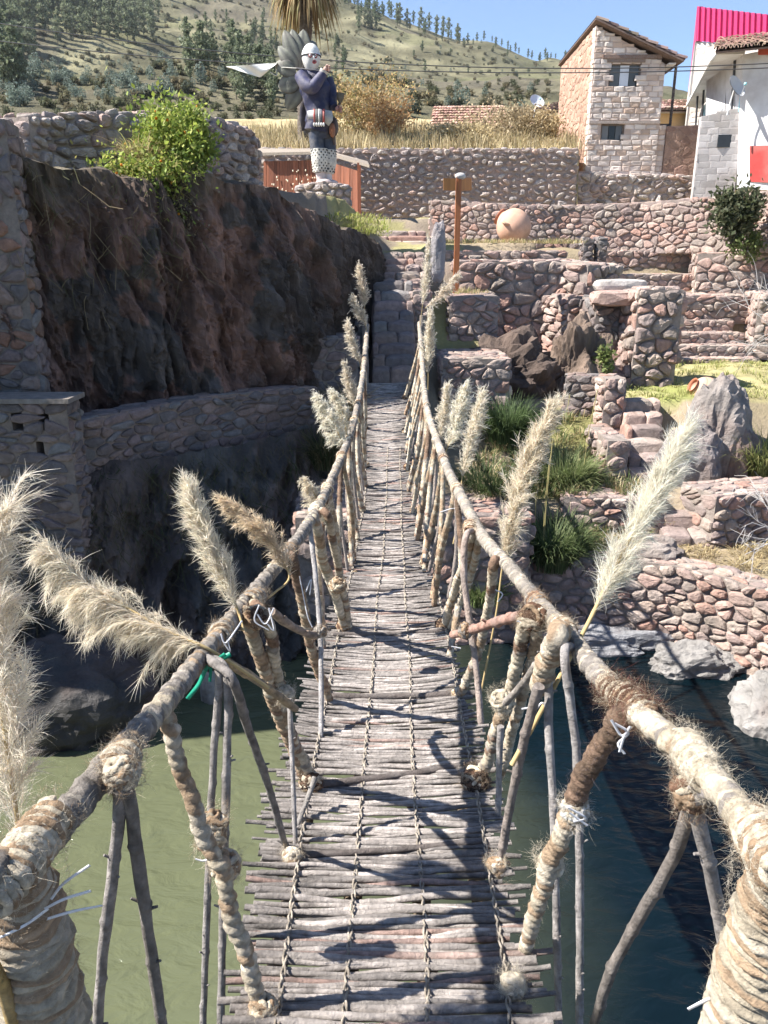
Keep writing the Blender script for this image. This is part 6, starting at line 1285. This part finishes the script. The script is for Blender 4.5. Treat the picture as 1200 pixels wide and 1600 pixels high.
zone(80,60,270,85,160,'r',2.1,'in the thicket above the hilltop cobble wall'); zone(24,200,240,20,60,'r',3.4,'beside the long left grove'); zone(24,0,60,110,170,'r',3,'near the left photo edge'); zone(30,600,850,70,190,'r',2.2,'on the dry slope behind the low tiled house')
for px in list(np.linspace(545,700,34))+list(np.linspace(700,850,22)):                      # the row along the skyline
    a = px < 705; px += rng.uniform(-4, 4); Y = 640*rng.uniform(.95,1.0); x = (px-600)/FPX*Y*1.02; cand.append((x, Y, 't', rng.uniform(6, 15) if a else rng.uniform(4, 8), TL['t']+(' in the tall skyline row right of the palm' if a else ' in the low skyline row left of the adobe house')))
zone(140,-40,560,-20,150,'r',2.4,'dotted over the dry hillside behind the statue')
scr = MB(); sv = [treemesh('round', 80+k) for k in range(3)]; sva = [np.array([q.co[:] for q in m_.vertices])[10:10+4*70] for m_ in sv]
for k in range(1500):
    q = hillpix(rng.uniform(-30,865), rng.uniform(-15,195))
    if q and q[1] < 600:
        hh = rng.uniform(.5,1.7)*(1+q[1]/500); vv = sva[k % 3]; n4 = len(vv)//4*4; scr.add(vv[:n4]*np.array((1.5,1.5,.8))*hh+np.array((q[0], q[1], hz(*q)-.1)), np.arange(n4).reshape(-1, 4), np.array([(.12,.13,.07),(.16,.15,.085),(.1,.105,.06),(.2,.17,.1)][k % 4])*rng.uniform(.8,1.2))
struct(scr.build('hill_scrub', M['leaf']), 'low scrub speckled over the dry hillside', 'stuff')
cand.sort(key=lambda k: -k[3]/k[1])
hill_n = 0; smb = MB()
for i, (x, y, k, hh, lb_) in enumerate(cand):
    z = hz(x, y); me = (TALL if k == 't' else ROUND)[i % (6 if k == 't' else 4)]; a = rng.uniform(0, 6.28)
    if k == 't' and sum(1 for o in COL.objects if o.name.startswith('eucalyptus_tree')) < 290 or (k == 'r' and sum(1 for o in COL.objects if o.name.startswith('hill_shrub')) < 290):
        o = bpy.data.objects.new('eucalyptus_tree' if k == 't' else 'hill_shrub', me); COL.objects.link(o); o.location = (x, y, z-.2); o.rotation_euler = (0, 0, a); o.scale = (hh, hh, hh)
        if k == 't': tag(o, lb_, 'tree', 'eucalyptus trees on the hillside')
        else: tag(o, lb_, 'shrub', 'shrubs scattered on the hillside')
    else:
        vv = np.array([q.co[:] for q in me.vertices])*hh+np.array((x, y, z-.2)); smb.add(vv, [tuple(p.vertices) for p in me.polygons], (.11,.14,.07))
if smb.n: struct(smb.build('distant_trees', M['leaf']), 'remaining far trees spread over the hillside', 'stuff')

# ---------------------------------------------------------------- the air over the valley
mb = MB(); box(mb, (-1600,-60,-8), (1600,1500,420), (1,1,1)); hzm = bpy.data.materials.new('haze'); hzm.use_nodes = True; n = hzm.node_tree.nodes; n.clear()
vo = n.new('ShaderNodeVolumePrincipled'); vo.inputs['Density'].default_value = .0001; vo.inputs['Color'].default_value = (.9,.93,.96,1); vo.inputs['Anisotropy'].default_value = .3
mo = n.new('ShaderNodeOutputMaterial'); hzm.node_tree.links.new(vo.outputs[0], mo.inputs['Volume'])
struct(mb.build('haze', hzm, None, False), 'thin pale haze in the valley air', 'stuff')
